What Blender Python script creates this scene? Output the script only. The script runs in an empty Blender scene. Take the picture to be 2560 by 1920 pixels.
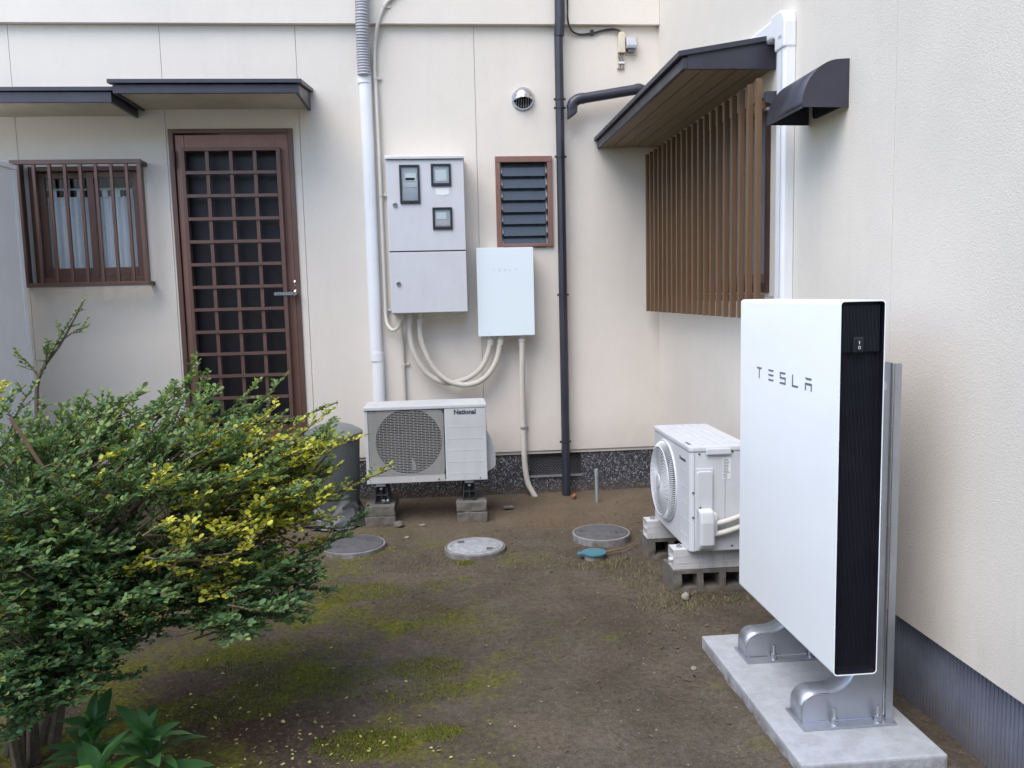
import bpy, bmesh, math, random
from mathutils import Vector, Matrix, noise

random.seed(11)
R = math.radians
PI = math.pi
S = bpy.context.scene
COL = S.collection

# ------------------------------------------------------------------ camera
cam = bpy.data.cameras.new('camera')
cam.sensor_width = 36.0
cam.lens = 36.0 * 2061.5 / 2560.0
cam.clip_start = 0.05
cam.clip_end = 3000
camo = bpy.data.objects.new('camera', cam)
COL.objects.link(camo)
pit, yaw, rol = R(-6.218), R(4.819), R(-1.352)
fw = Vector((math.sin(yaw) * math.cos(pit), math.cos(yaw) * math.cos(pit), math.sin(pit)))
rt0 = Vector((math.cos(yaw), -math.sin(yaw), 0))
up0 = rt0.cross(fw)
rt = math.cos(rol) * rt0 + math.sin(rol) * up0
up = -math.sin(rol) * rt0 + math.cos(rol) * up0
m = Matrix((rt, up, -fw)).transposed().to_4x4()
m.translation = Vector((0, 0, 1.46))
camo.matrix_world = m
S.camera = camo

# ------------------------------------------------------------------ sky, sun, exposure
SUN_EL, SUN_AZ = R(56), R(219)          # azimuth measured from +y towards +x: behind the camera, to the left
w = bpy.data.worlds.new('World')
S.world = w
w.use_nodes = True
nt = w.node_tree
bg = nt.nodes['Background']
sky = nt.nodes.new('ShaderNodeTexSky')
sky.sky_type = 'NISHITA'
sky.sun_disc = False
sky.sun_elevation = SUN_EL
sky.sun_rotation = SUN_AZ
sky.dust_density = 1.0
sky.air_density = 1.0
sky.ozone_density = 1.0
nt.links.new(sky.outputs[0], bg.inputs[0])
bg.inputs[1].default_value = 0.15
sl = bpy.data.lights.new('sun', 'SUN')
sl.energy = 1.2
sl.angle = R(50)
sl.color = (1.0, 0.975, 0.95)
so = bpy.data.objects.new('sun', sl)
COL.objects.link(so)
sd = Vector((math.sin(SUN_AZ) * math.cos(SUN_EL), math.cos(SUN_AZ) * math.cos(SUN_EL), math.sin(SUN_EL)))
so.rotation_euler = sd.to_track_quat('Z', 'Y').to_euler()
so.location = (-3, -4, 8)
S.view_settings.view_transform = 'Standard'
S.view_settings.look = 'None'
S.view_settings.exposure = 1.33
S.view_settings.gamma = 1.0
S.view_settings.use_curve_mapping = False
S.cycles.max_bounces = 6
S.cycles.use_denoising = True

# ------------------------------------------------------------------ materials
MATS = {}

class NT:
    def __init__(s, name):
        s.m = bpy.data.materials.new(name)
        s.m.use_nodes = True
        s.t = s.m.node_tree
        s.b = s.t.nodes['Principled BSDF']
        s.out = s.t.nodes['Material Output']
    def n(s, typ, **kw):
        nd = s.t.nodes.new(typ)
        for k, v in kw.items():
            if k.startswith('i_'):
                nd.inputs[int(k[2:]) if k[2:].isdigit() else k[2:].replace('_', ' ')].default_value = v
            else:
                setattr(nd, k, v)
        return nd
    def l(s, a, b):
        s.t.links.new(a, b)
    def pos(s, scale=(1, 1, 1)):
        g = s.n('ShaderNodeNewGeometry')
        mp = s.n('ShaderNodeMapping')
        mp.inputs['Scale'].default_value = scale
        s.l(g.outputs['Position'], mp.inputs[0])
        return mp.outputs[0]
    def noise(s, vec, scale, detail=3, rough=.55):
        nd = s.n('ShaderNodeTexNoise')
        nd.inputs['Scale'].default_value = scale
        nd.inputs['Detail'].default_value = detail
        nd.inputs['Roughness'].default_value = rough
        s.l(vec, nd.inputs['Vector'])
        return nd.outputs[0]
    def ramp(s, fac, stops):
        nd = s.n('ShaderNodeValToRGB')
        cr = nd.color_ramp
        while len(cr.elements) < len(stops):
            cr.elements.new(.5)
        for e, (p, c) in zip(cr.elements, stops):
            e.position = p
            e.color = (*c, 1) if len(c) == 3 else c
        s.l(fac, nd.inputs[0])
        return nd.outputs[0]
    def mix(s, fac, a, b, mode='MIX'):
        nd = s.n('ShaderNodeMix', data_type='RGBA', blend_type=mode)
        for sock, v in ((nd.inputs[0], fac), (nd.inputs[6], a), (nd.inputs[7], b)):
            if isinstance(v, bpy.types.NodeSocket):
                s.l(v, sock)
            elif isinstance(v, (int, float)):
                sock.default_value = v
            else:
                sock.default_value = (*v, 1)
        return nd.outputs[2]
    def math(s, op, a, b=None):
        nd = s.n('ShaderNodeMath', operation=op)
        for i, v in enumerate((a, b)):
            if v is None: continue
            if isinstance(v, bpy.types.NodeSocket): s.l(v, nd.inputs[i])
            else: nd.inputs[i].default_value = v
        return nd.outputs[0]
    def bump(s, h, strength, dist):
        nd = s.n('ShaderNodeBump')
        nd.inputs['Strength'].default_value = strength
        nd.inputs['Distance'].default_value = dist
        s.l(h, nd.inputs['Height'])
        s.l(nd.outputs[0], s.b.inputs['Normal'])
        return nd

def pm(name, col, rough=.5, metal=0., var=.12, vs=6., bump=0., bs=120., dirt=0., dirtcol=(.12, .10, .08), coat=0., stretch=(1, 1, 1), spec=.5, mud=0.):
    """plain painted / moulded surface with slight uneven colour, optional dirt and fine relief"""
    t = NT(name)
    p = t.pos(stretch)
    n1 = t.noise(p, vs, 5, .6)
    lo = tuple(c * (1 - var) for c in col)
    hi = tuple(min(1, c * (1 + var)) for c in col)
    c = t.ramp(n1, [(.25, lo), (.75, hi)])
    if dirt > 0:
        p2 = t.pos((1, 1, .25))
        d = t.noise(p2, 14, 6, .7)
        f = t.ramp(d, [(.48, (0, 0, 0)), (.78, (dirt, dirt, dirt))])
        c = t.mix(f, c, dirtcol)
    if mud:
        g = t.n('ShaderNodeNewGeometry'); sx = t.n('ShaderNodeSeparateXYZ'); t.l(g.outputs['Position'], sx.inputs[0])
        f = t.math('MULTIPLY', t.ramp(sx.outputs[2], [(.012, (1,) * 3), (mud, (0, 0, 0))]), t.ramp(t.noise(t.pos(), 16, 6, .7), [(.38, (0, 0, 0)), (.62, (1,) * 3)]))
        c = t.mix(f, c, (.13, .10, .075))
    t.l(c, t.b.inputs['Base Color'])
    t.b.inputs['Roughness'].default_value = rough
    if var > .02:
        r = t.ramp(t.noise(p, vs * 2.3, 3), [(.3, (rough * .85,) * 3), (.7, (min(1, rough * 1.15),) * 3)])
        t.l(r, t.b.inputs['Roughness'])
    t.b.inputs['Metallic'].default_value = metal
    t.b.inputs['Specular IOR Level'].default_value = spec
    if coat: t.b.inputs['Coat Weight'].default_value = coat
    if bump: t.bump(t.noise(t.pos(), bs, 3), bump, .003)
    MATS[name] = t.m
    return t

def stucco(name, col):
    t = NT(name)
    p = t.pos()
    big = t.noise(p, 1.3, 4, .6)
    c = t.ramp(big, [(.3, tuple(v * .95 for v in col)), (.7, tuple(min(1, v * 1.04) for v in col))])
    streak = t.noise(t.pos((5, 5, .35)), 1.6, 5, .65)
    f = t.ramp(streak, [(.54, (0, 0, 0)), (.82, (.15, .15, .15))])
    c = t.mix(f, c, tuple(v * .72 for v in col))
    g = t.n('ShaderNodeNewGeometry'); sx = t.n('ShaderNodeSeparateXYZ'); t.l(g.outputs['Position'], sx.inputs[0])
    spl = t.math('MULTIPLY', t.ramp(sx.outputs[2], [(.30, (.6,) * 3), (.58, (0, 0, 0))]), t.noise(t.pos((3, 3, 1.2)), 3, 5, .7))
    c = t.mix(spl, c, tuple(v * .6 for v in col))
    fine = t.noise(p, 150, 2, .5)
    c = t.mix(t.ramp(fine, [(.35, (.10,) * 3), (.6, (0, 0, 0))]), c, tuple(v * .78 for v in col))
    t.l(c, t.b.inputs['Base Color'])
    t.b.inputs['Roughness'].default_value = .9
    t.b.inputs['Specular IOR Level'].default_value = .2
    v = t.n('ShaderNodeTexVoronoi')
    v.inputs['Scale'].default_value = 210
    t.l(p, v.inputs['Vector'])
    h = t.math('ADD', t.math('MULTIPLY', fine, 1.4), t.math('MULTIPLY', v.outputs[0], .7))
    t.bump(h, .30, .0028)
    MATS[name] = t.m

stucco('stucco', (.71, .65, .572))
pm('groove', (.60, .54, .48), .9)
pm('canopy_metal', (.034, .033, .048), .42, var=.25)
pm('soffit_beige', (.46, .41, .31), .8)
pm('soffit_wood', (.23, .165, .095), .55, var=.25, vs=3, stretch=(18, .8, 18))
pm('slat_wood', (.145, .083, .043), .5, var=.22, vs=3, stretch=(20, 20, .8))
pm('brown_alu', (.148, .088, .072), .38, metal=.3, var=.10)
pm('dark_alu', (.075, .042, .033), .4, metal=.35)
pm('copper_alu', (.27, .145, .112), .36, metal=.35)
pm('black_recess', (.012, .011, .012), .7)
pm('white_plastic', (.76, .765, .775), .38, var=.03, dirt=.05)
pm('grey_duct', (.36, .36, .38), .55)
pm('beige_conduit', (.60, .565, .50), .55, var=.06, dirt=.08)
pm('cabinet_grey', (.56, .56, .575), .5, var=.04, dirt=.07)
pm('cabinet_trim', (.56, .55, .56), .5)
pm('black_frame', (.022, .022, .026), .4)
pm('battery_white', (.91, .93, .94), .30, var=.012, coat=.15)
pm('black_panel', (.006, .006, .012), .5, var=.3)
pm('logo_grey', (.16, .165, .20), .5)
pm('logo_faint', (.58, .61, .64), .3)
pm('logo_navy', (.035, .04, .065), .5)
pm('ac_cream', (.52, .515, .51), .5, var=.04, dirt=.12)
pm('ac_grille', (.47, .455, .43), .55, var=.06, dirt=.18)
pm('ac_white', (.60, .605, .62), .42, var=.03, dirt=.06)
pm('ac_dirty', (.54, .53, .52), .5, var=.1, dirt=.75, dirtcol=(.08, .075, .06))
pm('fan_dark', (.012, .012, .014), .5)
pm('black_foot', (.03, .03, .032), .6, dirt=.3)
pm('screw', (.05, .05, .055), .4, metal=.6)
pm('chrome', (.62, .62, .64), .25, metal=1., var=.05)
pm('stainless', (.55, .55, .56), .3, metal=1., var=.1, vs=20)
pm('paper', (.74, .75, .73), .7, var=.03)
pm('paper_pink', (.60, .50, .47), .7, var=.05)
pm('meter_face', (.48, .48, .51), .4, var=.1)
pm('downpipe_dark', (.028, .029, .042), .38, var=.25, vs=4)
pm('box_beige', (.64, .56, .42), .6, dirt=.2)
pm('box_grey', (.42, .43, .46), .5)
pm('wire', (.02, .02, .02), .5)
pm('concrete_pale', (.37, .38, .395), .85, var=.12, vs=7, bump=.5, bs=120, dirt=.2, dirtcol=(.27, .26, .245), mud=.075)
pm('concrete_rough', (.135, .122, .105), .95, var=.35, vs=9, bump=.9, bs=70, dirt=.6, dirtcol=(.055, .055, .035), mud=.06)
pm('concrete_ring', (.23, .23, .23), .9, var=.15, bump=.5, bs=90, dirt=.25, mud=.05)
pm('lid_grey', (.29, .295, .305), .8, var=.3, vs=30, bump=.6, bs=60, dirt=.12)
pm('lid_dark', (.085, .083, .085), .85, var=.25, vs=20, bump=.6, bs=60, dirt=.45, dirtcol=(.16, .13, .10))
pm('blue_plastic', (.055, .165, .205), .45, var=.08, bump=.6, bs=300)
pm('bin_grey', (.095, .105, .105), .45, var=.1, dirt=.3)
pm('bin_lid', (.15, .17, .16), .4, var=.1, dirt=.25)
pm('sheet_grey', (.10, .10, .10), .5, var=.2, dirt=.3)
pm('pvc_grey', (.27, .29, .31), .5)
pm('shed_white', (.80, .79, .77), .5, var=.03, dirt=.05)
pm('bark', (.10, .078, .060), .9, var=.35, vs=40, bump=.8, bs=150)
pm('twig', (.12, .08, .045), .85, var=.3, vs=60)
pm('dry_twig', (.17, .105, .06), .9, var=.3, vs=60)
pm('stone', (.24, .21, .175), .95, var=.3, vs=25, bump=.6, bs=90)
pm('pebble', (.20, .17, .135), .95, var=.45, vs=40)
pm('litter', (.13, .075, .045), .9, var=.5, vs=60)
pm('litter_yellow', (.42, .36, .12), .8, var=.35, vs=60)
pm('curtain', (.86, .87, .90), .95, var=.03)
pm('room_dark', (.05, .048, .05), .9)
pm('brick_red', (.26, .10, .05), .9, var=.2)

# galvanised steel
t = NT('galvanised')
p = t.pos()
v = t.n('ShaderNodeTexVoronoi'); v.inputs['Scale'].default_value = 26; t.l(p, v.inputs['Vector'])
c = t.mix(t.noise(p, 9, 4), (.40, .42, .46), (.58, .60, .64))
c = t.mix(t.math('MULTIPLY', v.outputs[0], .35), c, (.42, .43, .45))
t.l(c, t.b.inputs['Base Color'])
t.b.inputs['Metallic'].default_value = .85
t.l(t.ramp(t.noise(p, 30, 4), [(.3, (.34,) * 3), (.7, (.52,) * 3)]), t.b.inputs['Roughness'])
t.bump(t.noise(p, 40, 3), .12, .002)
MATS['galvanised'] = t.m

# terrazzo-washed foundation: dark with pale chips
t = NT('terrazzo')
p = t.pos()
n1 = t.noise(p, 115, 2, .6)
n2 = t.noise(p, 60, 2, .6)
c = t.ramp(n1, [(.0, (.018, .018, .022)), (.50, (.03, .03, .036)), (.56, (.16, .16, .17)), (.66, (.45, .45, .45))])
c = t.mix(t.ramp(n2, [(.4, (.75,) * 3), (.62, (0, 0, 0))]), c, (.03, .03, .037))
g = t.n('ShaderNodeNewGeometry'); sx = t.n('ShaderNodeSeparateXYZ'); t.l(g.outputs['Position'], sx.inputs[0])
mud = t.math('MULTIPLY', t.ramp(sx.outputs[2], [(.01, (1, 1, 1)), (.10, (0, 0, 0))]), t.noise(p, 12, 4))
c = t.mix(mud, c, (.12, .085, .06))
t.l(c, t.b.inputs['Base Color'])
t.b.inputs['Roughness'].default_value = .75
t.bump(n1, .7, .004)
MATS['terrazzo'] = t.m

# ribbed foundation of the side wing
t = NT('ribbed_board')
p = t.pos()
g = t.n('ShaderNodeNewGeometry'); sx = t.n('ShaderNodeSeparateXYZ'); t.l(g.outputs['Position'], sx.inputs[0])
c = t.ramp(t.noise(p, 7, 5), [(.3, (.115, .125, .165)), (.7, (.175, .185, .23))])
mud = t.math('MULTIPLY', t.ramp(sx.outputs[2], [(.02, (1, 1, 1)), (.16, (0, 0, 0))]), t.noise(p, 9, 5))
c = t.mix(mud, c, (.10, .075, .055))
t.l(c, t.b.inputs['Base Color'])
t.b.inputs['Roughness'].default_value = .8
t.bump(t.noise(p, 160, 3), .5, .003)
MATS['ribbed_board'] = t.m

# soil with moss
t = NT('soil')
p = t.pos()
g = t.n('ShaderNodeNewGeometry'); sx = t.n('ShaderNodeSeparateXYZ'); t.l(g.outputs['Position'], sx.inputs[0])
n1 = t.noise(p, 2.2, 6, .65)
n2 = t.noise(p, 38, 5, .7)
n3 = t.noise(p, 140, 3, .6)
c = t.ramp(n1, [(.28, (.076, .059, .042)), (.5, (.118, .096, .070)), (.72, (.172, .142, .108))])
c = t.mix(t.ramp(n2, [(.35, (.55,) * 3), (.6, (0, 0, 0))]), c, (.055, .040, .027))
c = t.mix(t.ramp(n3, [(.60, (0, 0, 0)), (.70, (.8,) * 3)]), c, (.25, .205, .145))
sand = t.ramp(t.math('MULTIPLY', sx.outputs[1], .1), [(.46, (0, 0, 0)), (.54, (.55,) * 3)])
c = t.mix(t.math('MULTIPLY', sand, t.noise(p, 3.1, 4)), c, (.26, .19, .125))
red = t.noise(p, 1.1, 3)
c = t.mix(t.ramp(red, [(.55, (0, 0, 0)), (.75, (.5,) * 3)]), c, (.135, .075, .042))
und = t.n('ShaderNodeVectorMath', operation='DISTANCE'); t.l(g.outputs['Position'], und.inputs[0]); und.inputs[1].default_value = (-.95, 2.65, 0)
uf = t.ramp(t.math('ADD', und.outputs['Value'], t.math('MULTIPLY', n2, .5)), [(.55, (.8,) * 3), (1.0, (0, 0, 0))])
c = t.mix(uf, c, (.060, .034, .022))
mo = t.noise(p, 2.6, 5, .62)
bias = t.math('MULTIPLY', sx.outputs[0], -.085)
mo = t.math('ADD', mo, bias)
mo = t.math('ADD', mo, t.math('MULTIPLY', t.math('SUBTRACT', n2, .5), .35))
back = t.ramp(t.math('MULTIPLY', sx.outputs[1], .1), [(.46, (1, 1, 1)), (.53, (0, 0, 0))])
mf = t.math('MULTIPLY', t.ramp(mo, [(.515, (0, 0, 0)), (.68, (.92,) * 3)]), back)
mc = t.ramp(t.noise(p, 60, 4), [(.3, (.060, .064, .010)), (.7, (.19, .185, .025))])
c = t.mix(mf, c, mc)
t.l(c, t.b.inputs['Base Color'])
t.b.inputs['Roughness'].default_value = .97
t.b.inputs['Specular IOR Level'].default_value = .15
h = t.math('ADD', t.math('MULTIPLY', n2, 1.0), t.math('MULTIPLY', n3, .5))
t.bump(h, 1.0, .016)
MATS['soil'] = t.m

# glass
def glass(name, col, rough=.03, alpha_mix=.55, bump=0):
    t = NT(name)
    t.b.inputs['Base Color'].default_value = (*col, 1)
    t.b.inputs['Roughness'].default_value = rough
    t.b.inputs['Transmission Weight'].default_value = 0
    t.b.inputs['Specular IOR Level'].default_value = .8 if name != 'frosted_dark' else .35
    if bump: t.bump(t.noise(t.pos(), 180, 2), bump, .003)
    if alpha_mix < 1:
        tr = t.n('ShaderNodeBsdfTransparent')
        mx = t.n('ShaderNodeMixShader')
        mx.inputs[0].default_value = alpha_mix
        t.l(tr.outputs[0], mx.inputs[1]); t.l(t.b.outputs[0], mx.inputs[2])
        t.l(mx.outputs[0], t.out.inputs[0])
    MATS[name] = t.m
glass('frosted_dark', (.020, .018, .021), .3, 1.0, .5)
glass('louvre_glass', (.05, .065, .075), .10, .8, .12)
for nm, ior in (('clear_glass', .11), ('cover_glass', .04)):
    t = NT(nm)
    gl = t.n('ShaderNodeBsdfGlossy'); gl.inputs['Roughness'].default_value = .02
    tr = t.n('ShaderNodeBsdfTransparent'); tr.inputs[0].default_value = (.90, .93, .94, 1)
    mx = t.n('ShaderNodeMixShader')
    mx.inputs[0].default_value = ior
    t.l(tr.outputs[0], mx.inputs[1]); t.l(gl.outputs[0], mx.inputs[2]); t.l(mx.outputs[0], t.out.inputs[0])
    MATS[nm] = t.m
pm('gloss_white', (.75, .82, .84), .07, var=.01, coat=.5)
pm('guard_dark', (.085, .085, .09), .6)
# insect screen
t = pm('insect_screen', (.155, .165, .185), .6, var=.15)

# leaves
def leafmat(name, stops, rough=.42, trans=.35, spec=.5):
    t = NT(name)
    a = t.n('ShaderNodeAttribute', attribute_name='tint')
    c = t.ramp(a.outputs['Fac'], stops)
    t.l(c, t.b.inputs['Base Color'])
    t.b.inputs['Roughness'].default_value = rough
    t.b.inputs['Specular IOR Level'].default_value = spec
    tl = t.n('ShaderNodeBsdfTranslucent')
    t.l(c, tl.inputs[0])
    mx = t.n('ShaderNodeMixShader'); mx.inputs[0].default_value = trans
    t.l(t.b.outputs[0], mx.inputs[1]); t.l(tl.outputs[0], mx.inputs[2]); t.l(mx.outputs[0], t.out.inputs[0])
    MATS[name] = t.m
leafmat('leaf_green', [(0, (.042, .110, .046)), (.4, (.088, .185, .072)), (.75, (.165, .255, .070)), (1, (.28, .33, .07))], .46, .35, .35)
leafmat('leaf_yellow', [(0, (.26, .30, .03)), (.5, (.50, .48, .04)), (1, (.70, .64, .09))], .45, .3)
leafmat('leaf_broad', [(0, (.060, .150, .050)), (.6, (.110, .26, .075)), (1, (.22, .40, .07))], .38, .4)
leafmat('moss_blade', [(0, (.10, .12, .015)), (1, (.23, .235, .035))], .8, .3, .2)
leafmat('dry_grass', [(0, (.17, .135, .075)), (.6, (.26, .21, .12)), (1, (.12, .14, .05))], .9, .2, .2)

# ------------------------------------------------------------------ mesh helpers
BASE = {}     # object name -> world origin of its root

class MB:
    def __init__(s):
        s.v = []; s.f = []; s.sm = []
    def add(s, vs, fs, smooth=False):
        o = len(s.v)
        s.v += [Vector(v) for v in vs]
        s.f += [tuple(i + o for i in f) for f in fs]
        s.sm += [smooth] * len(fs)
        return s
    def box(s, x0, x1, y0, y1, z0, z1):
        return s.add([(x0, y0, z0), (x1, y0, z0), (x1, y1, z0), (x0, y1, z0), (x0, y0, z1), (x1, y0, z1), (x1, y1, z1), (x0, y1, z1)],
                     [(0, 3, 2, 1), (4, 5, 6, 7), (0, 1, 5, 4), (1, 2, 6, 5), (2, 3, 7, 6), (3, 0, 4, 7)])
    def prism(s, poly, axis, a, b, smooth=False):
        """poly: 2D outline (other two axes in xyz order); extruded along axis from a to b"""
        def P(u, v, k):
            return {'x': (k, u, v), 'y': (u, k, v), 'z': (u, v, k)}[axis]
        n = len(poly)
        vs = [P(u, v, a) for u, v in poly] + [P(u, v, b) for u, v in poly]
        s.add(vs, [tuple(range(n)), tuple(range(2 * n - 1, n - 1, -1))])
        o = len(s.v) - 2 * n
        for i in range(n):
            j = (i + 1) % n
            s.f.append((o + i, o + n + i, o + n + j, o + j)); s.sm.append(smooth)
        return s
    def tube(s, pts, r, n=10, caps=True, smooth=True):
        """round tube along pts; r a number or a list"""
        pts = [Vector(p) for p in pts]
        rs = r if isinstance(r, (list, tuple)) else [r] * len(pts)
        o = len(s.v)
        t0 = (pts[1] - pts[0]).normalized()
        ref = Vector((0, 0, 1)) if abs(t0.z) < .9 else Vector((1, 0, 0))
        nrm = t0.cross(ref).normalized()
        for i, p in enumerate(pts):
            a = pts[max(i - 1, 0)]; b = pts[min(i + 1, len(pts) - 1)]
            t = (b - a).normalized()
            nrm = (nrm - t * nrm.dot(t)).normalized()
            bn = t.cross(nrm)
            for k in range(n):
                an = 2 * PI * k / n
                s.v.append(p + (nrm * math.cos(an) + bn * math.sin(an)) * rs[i])
        for i in range(len(pts) - 1):
            for k in range(n):
                k2 = (k + 1) % n
                s.f.append((o + i * n + k, o + i * n + k2, o + (i + 1) * n + k2, o + (i + 1) * n + k)); s.sm.append(smooth)
        if caps:
            s.f.append(tuple(o + k for k in range(n - 1, -1, -1))); s.sm.append(False)
            e = o + (len(pts) - 1) * n
            s.f.append(tuple(e + k for k in range(n))); s.sm.append(False)
        return s
    def lathe(s, prof, c, axis='z', n=32, smooth=True):
        """prof: (radius, height) pairs; height along axis from c"""
        o = len(s.v); c = Vector(c)
        for (r, h) in prof:
            for k in range(n):
                a = 2 * PI * k / n
                u, v = r * math.cos(a), r * math.sin(a)
                s.v.append(c + Vector({'z': (u, v, h), 'y': (u, h, v), 'x': (h, u, v)}[axis]))
        for i in range(len(prof) - 1):
            for k in range(n):
                k2 = (k + 1) % n
                s.f.append((o + i * n + k, o + i * n + k2, o + (i + 1) * n + k2, o + (i + 1) * n + k)); s.sm.append(smooth)
        if prof[0][0] > 1e-5:
            s.f.append(tuple(o + k for k in range(n - 1, -1, -1))); s.sm.append(False)
        if prof[-1][0] > 1e-5:
            e = o + (len(prof) - 1) * n
            s.f.append(tuple(e + k for k in range(n))); s.sm.append(False)
        return s
    def mesh(s, name, mat, origin=(0, 0, 0), bevel=0):
        me = bpy.data.meshes.new(name)
        og = Vector(origin)
        me.from_pydata([v - og for v in s.v], [], s.f)
        me.polygons.foreach_set('use_smooth', s.sm)
        bm = bmesh.new(); bm.from_mesh(me)
        bmesh.ops.recalc_face_normals(bm, faces=bm.faces)
        if bevel:
            es = [e for e in bm.edges if len(e.link_faces) == 2 and e.calc_face_angle() > .6]
            bmesh.ops.bevel(bm, geom=es, offset=bevel, segments=2, affect='EDGES', profile=.6, clamp_overlap=True)
        bm.to_mesh(me); bm.free()
        if any(s.sm):
            me.set_sharp_from_angle(angle=R(40))
        me.materials.append(MATS[mat])
        return me
    def build(s, name, mat, parent=None, bevel=0, origin=None):
        og = BASE[parent] if parent is not None else Vector(origin if origin is not None else (0, 0, 0))
        me = s.mesh(name, mat, og, bevel)
        return link(bpy.data.objects.new(name, me), parent, og)

def link(o, parent, og):
    COL.objects.link(o)
    if parent is not None:
        o.parent = parent
    else:
        o.location = og
    BASE[o] = Vector(og)
    return o

def tag(o, label, cat, group=None, kind=None):
    if label: o['label'] = label
    if cat: o['category'] = cat
    if group: o['group'] = group
    if kind: o['kind'] = kind
    return o

def thing(name, label, cat, loc=(0, 0, 0), group=None):
    o = bpy.data.objects.new(name, None)
    o.empty_display_size = .1
    COL.objects.link(o); o.location = loc
    BASE[o] = Vector(loc)
    return tag(o, label, cat, group)

def piece(me, name, parent, wloc=(0, 0, 0), rot=None):
    """a copy of a shared mesh placed at a world point under parent"""
    o = bpy.data.objects.new(name, me)
    COL.objects.link(o); o.parent = parent
    o.location = Vector(wloc) - BASE[parent]
    if rot: o.rotation_euler = rot
    BASE[o] = BASE[parent]
    return o

def catmull(pts, n=8):
    P = [Vector(p) for p in pts]
    P = [P[0] * 2 - P[1]] + P + [P[-1] * 2 - P[-2]]
    out = []
    for i in range(1, len(P) - 2):
        for k in range(n):
            t = k / n
            a, b, c, d = P[i - 1], P[i], P[i + 1], P[i + 2]
            out.append(.5 * (2 * b + (c - a) * t + (2 * a - 5 * b + 4 * c - d) * t * t + (3 * b - a - 3 * c + d) * t ** 3))
    out.append(P[-2])
    return out

def resample(pts, step):
    out = [pts[0]]; acc = 0
    for a, b in zip(pts, pts[1:]):
        L = (b - a).length; d = step - acc
        while d <= L:
            out.append(a.lerp(b, d / L)); d += step
        acc = (acc + L) % step if L else acc
    if (out[-1] - pts[-1]).length > step * .3: out.append(pts[-1])
    return out

def flex(mb, pts, r, pitch=.007, amp=.0016, n=12):
    """ribbed flexible conduit"""
    q = resample(catmull(pts, 10), pitch / 2)
    mb.tube(q, [r + (amp if i % 2 else -amp) for i in range(len(q))], n)

def rounded(x0, x1, y0, y1, r, n=5):
    out = []
    for cx, cy, a0 in ((x1 - r, y1 - r, 0), (x0 + r, y1 - r, 90), (x0 + r, y0 + r, 180), (x1 - r, y0 + r, 270)):
        for k in range(n + 1):
            a = R(a0 + 90 * k / n)
            out.append((cx + r * math.cos(a), cy + r * math.sin(a)))
    return out

def text_mesh(body, size, bold=0., extrude=.0008):
    cu = bpy.data.curves.new('lettering', 'FONT')
    cu.body = body; cu.size = size; cu.offset = bold; cu.extrude = extrude; cu.resolution_u = 3
    o = bpy.data.objects.new('lettering', cu)
    COL.objects.link(o)
    dg = bpy.context.evaluated_depsgraph_get()
    dg.update()
    me = bpy.data.meshes.new_from_object(o.evaluated_get(dg))
    bpy.data.objects.remove(o)
    return me

def lettering(body, height, width, origin, xdir, zdir, mat, parent, bold=0., name='lettering'):
    """letters height x width, lower left corner at origin"""
    me = text_mesh(body, 1.0, bold)
    xs = [v.co.x for v in me.vertices]; ys = [v.co.y for v in me.vertices]
    x0, x1, y0, y1 = min(xs), max(xs), min(ys), max(ys)
    X, Z = Vector(xdir), Vector(zdir); Y = X.cross(Z)
    og = Vector(origin) - BASE[parent]
    for v in me.vertices:
        u = (v.co.x - x0) / (x1 - x0) * width
        h = (v.co.y - y0) / (y1 - y0) * height
        v.co = og + X * u + Z * h - Y * v.co.z
    me.materials.clear(); me.materials.append(MATS[mat])
    return link(bpy.data.objects.new(name, me), parent, BASE[parent])

# ================================================================== GROUND
def ground_h(x, y):
    h = .010 * (noise.noise((x * 1.1, y * 1.1, 0))) + .006 * noise.noise((x * 5, y * 5, 3)) + .0025 * noise.noise((x * 19, y * 19, 7))
    # soil heaped a little against the back foundation and the side wing
    if y > 5.2 and y < 6: h += .018 * (y - 5.2) / .7
    # soil banked against the slab and the blocks
    for (xa, xb, ya, yb, k) in ((1.016, 1.47, 2.213, 3.151, .026), (1.075, 1.47, 3.765, 3.955, .022), (1.08, 1.47, 4.285, 4.475, .022)):
        d = math.hypot(max(xa - x, 0, x - xb), max(ya - y, 0, y - yb))
        if d < .2: h += k * math.exp(-(d / .07) ** 2) * (.75 + .5 * noise.noise((x * 9, y * 9, 1)))
    return h - .006

def lines(a, b, step, far):
    out = []
    x = a
    while x <= b + 1e-6:
        out.append(x); x += step
    d = step
    lo, hi = a, b
    left, right = [], []
    while hi < far:
        d *= 1.7
        hi += d; lo -= d
        right.append(hi); left.append(lo)
    return left[::-1] + out + right

gx = lines(-2.9, 1.62, .026, 900)
gy = lines(1.9, 5.95, .026, 900)
gv = []
for y in gy:
    for x in gx:
        z = ground_h(x, y) if (-4 < x < 3 and 0 < y < 6.5) else 0
        gv.append((x, y, z))
nx = len(gx)
gf = [(j * nx + i, j * nx + i + 1, (j + 1) * nx + i + 1, (j + 1) * nx + i) for j in range(len(gy) - 1) for i in range(nx - 1)]
gmb = MB(); gmb.add(gv, gf, True)
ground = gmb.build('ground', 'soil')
tag(ground, 'bare brown soil yard with patches of green moss', 'ground', kind='structure')

# ================================================================== HOUSE
YB, XR = 5.87, 1.575
house = thing('house', 'cream stucco house with dark metal canopies around the bare soil yard', 'house', (0, YB, 0))

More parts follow.
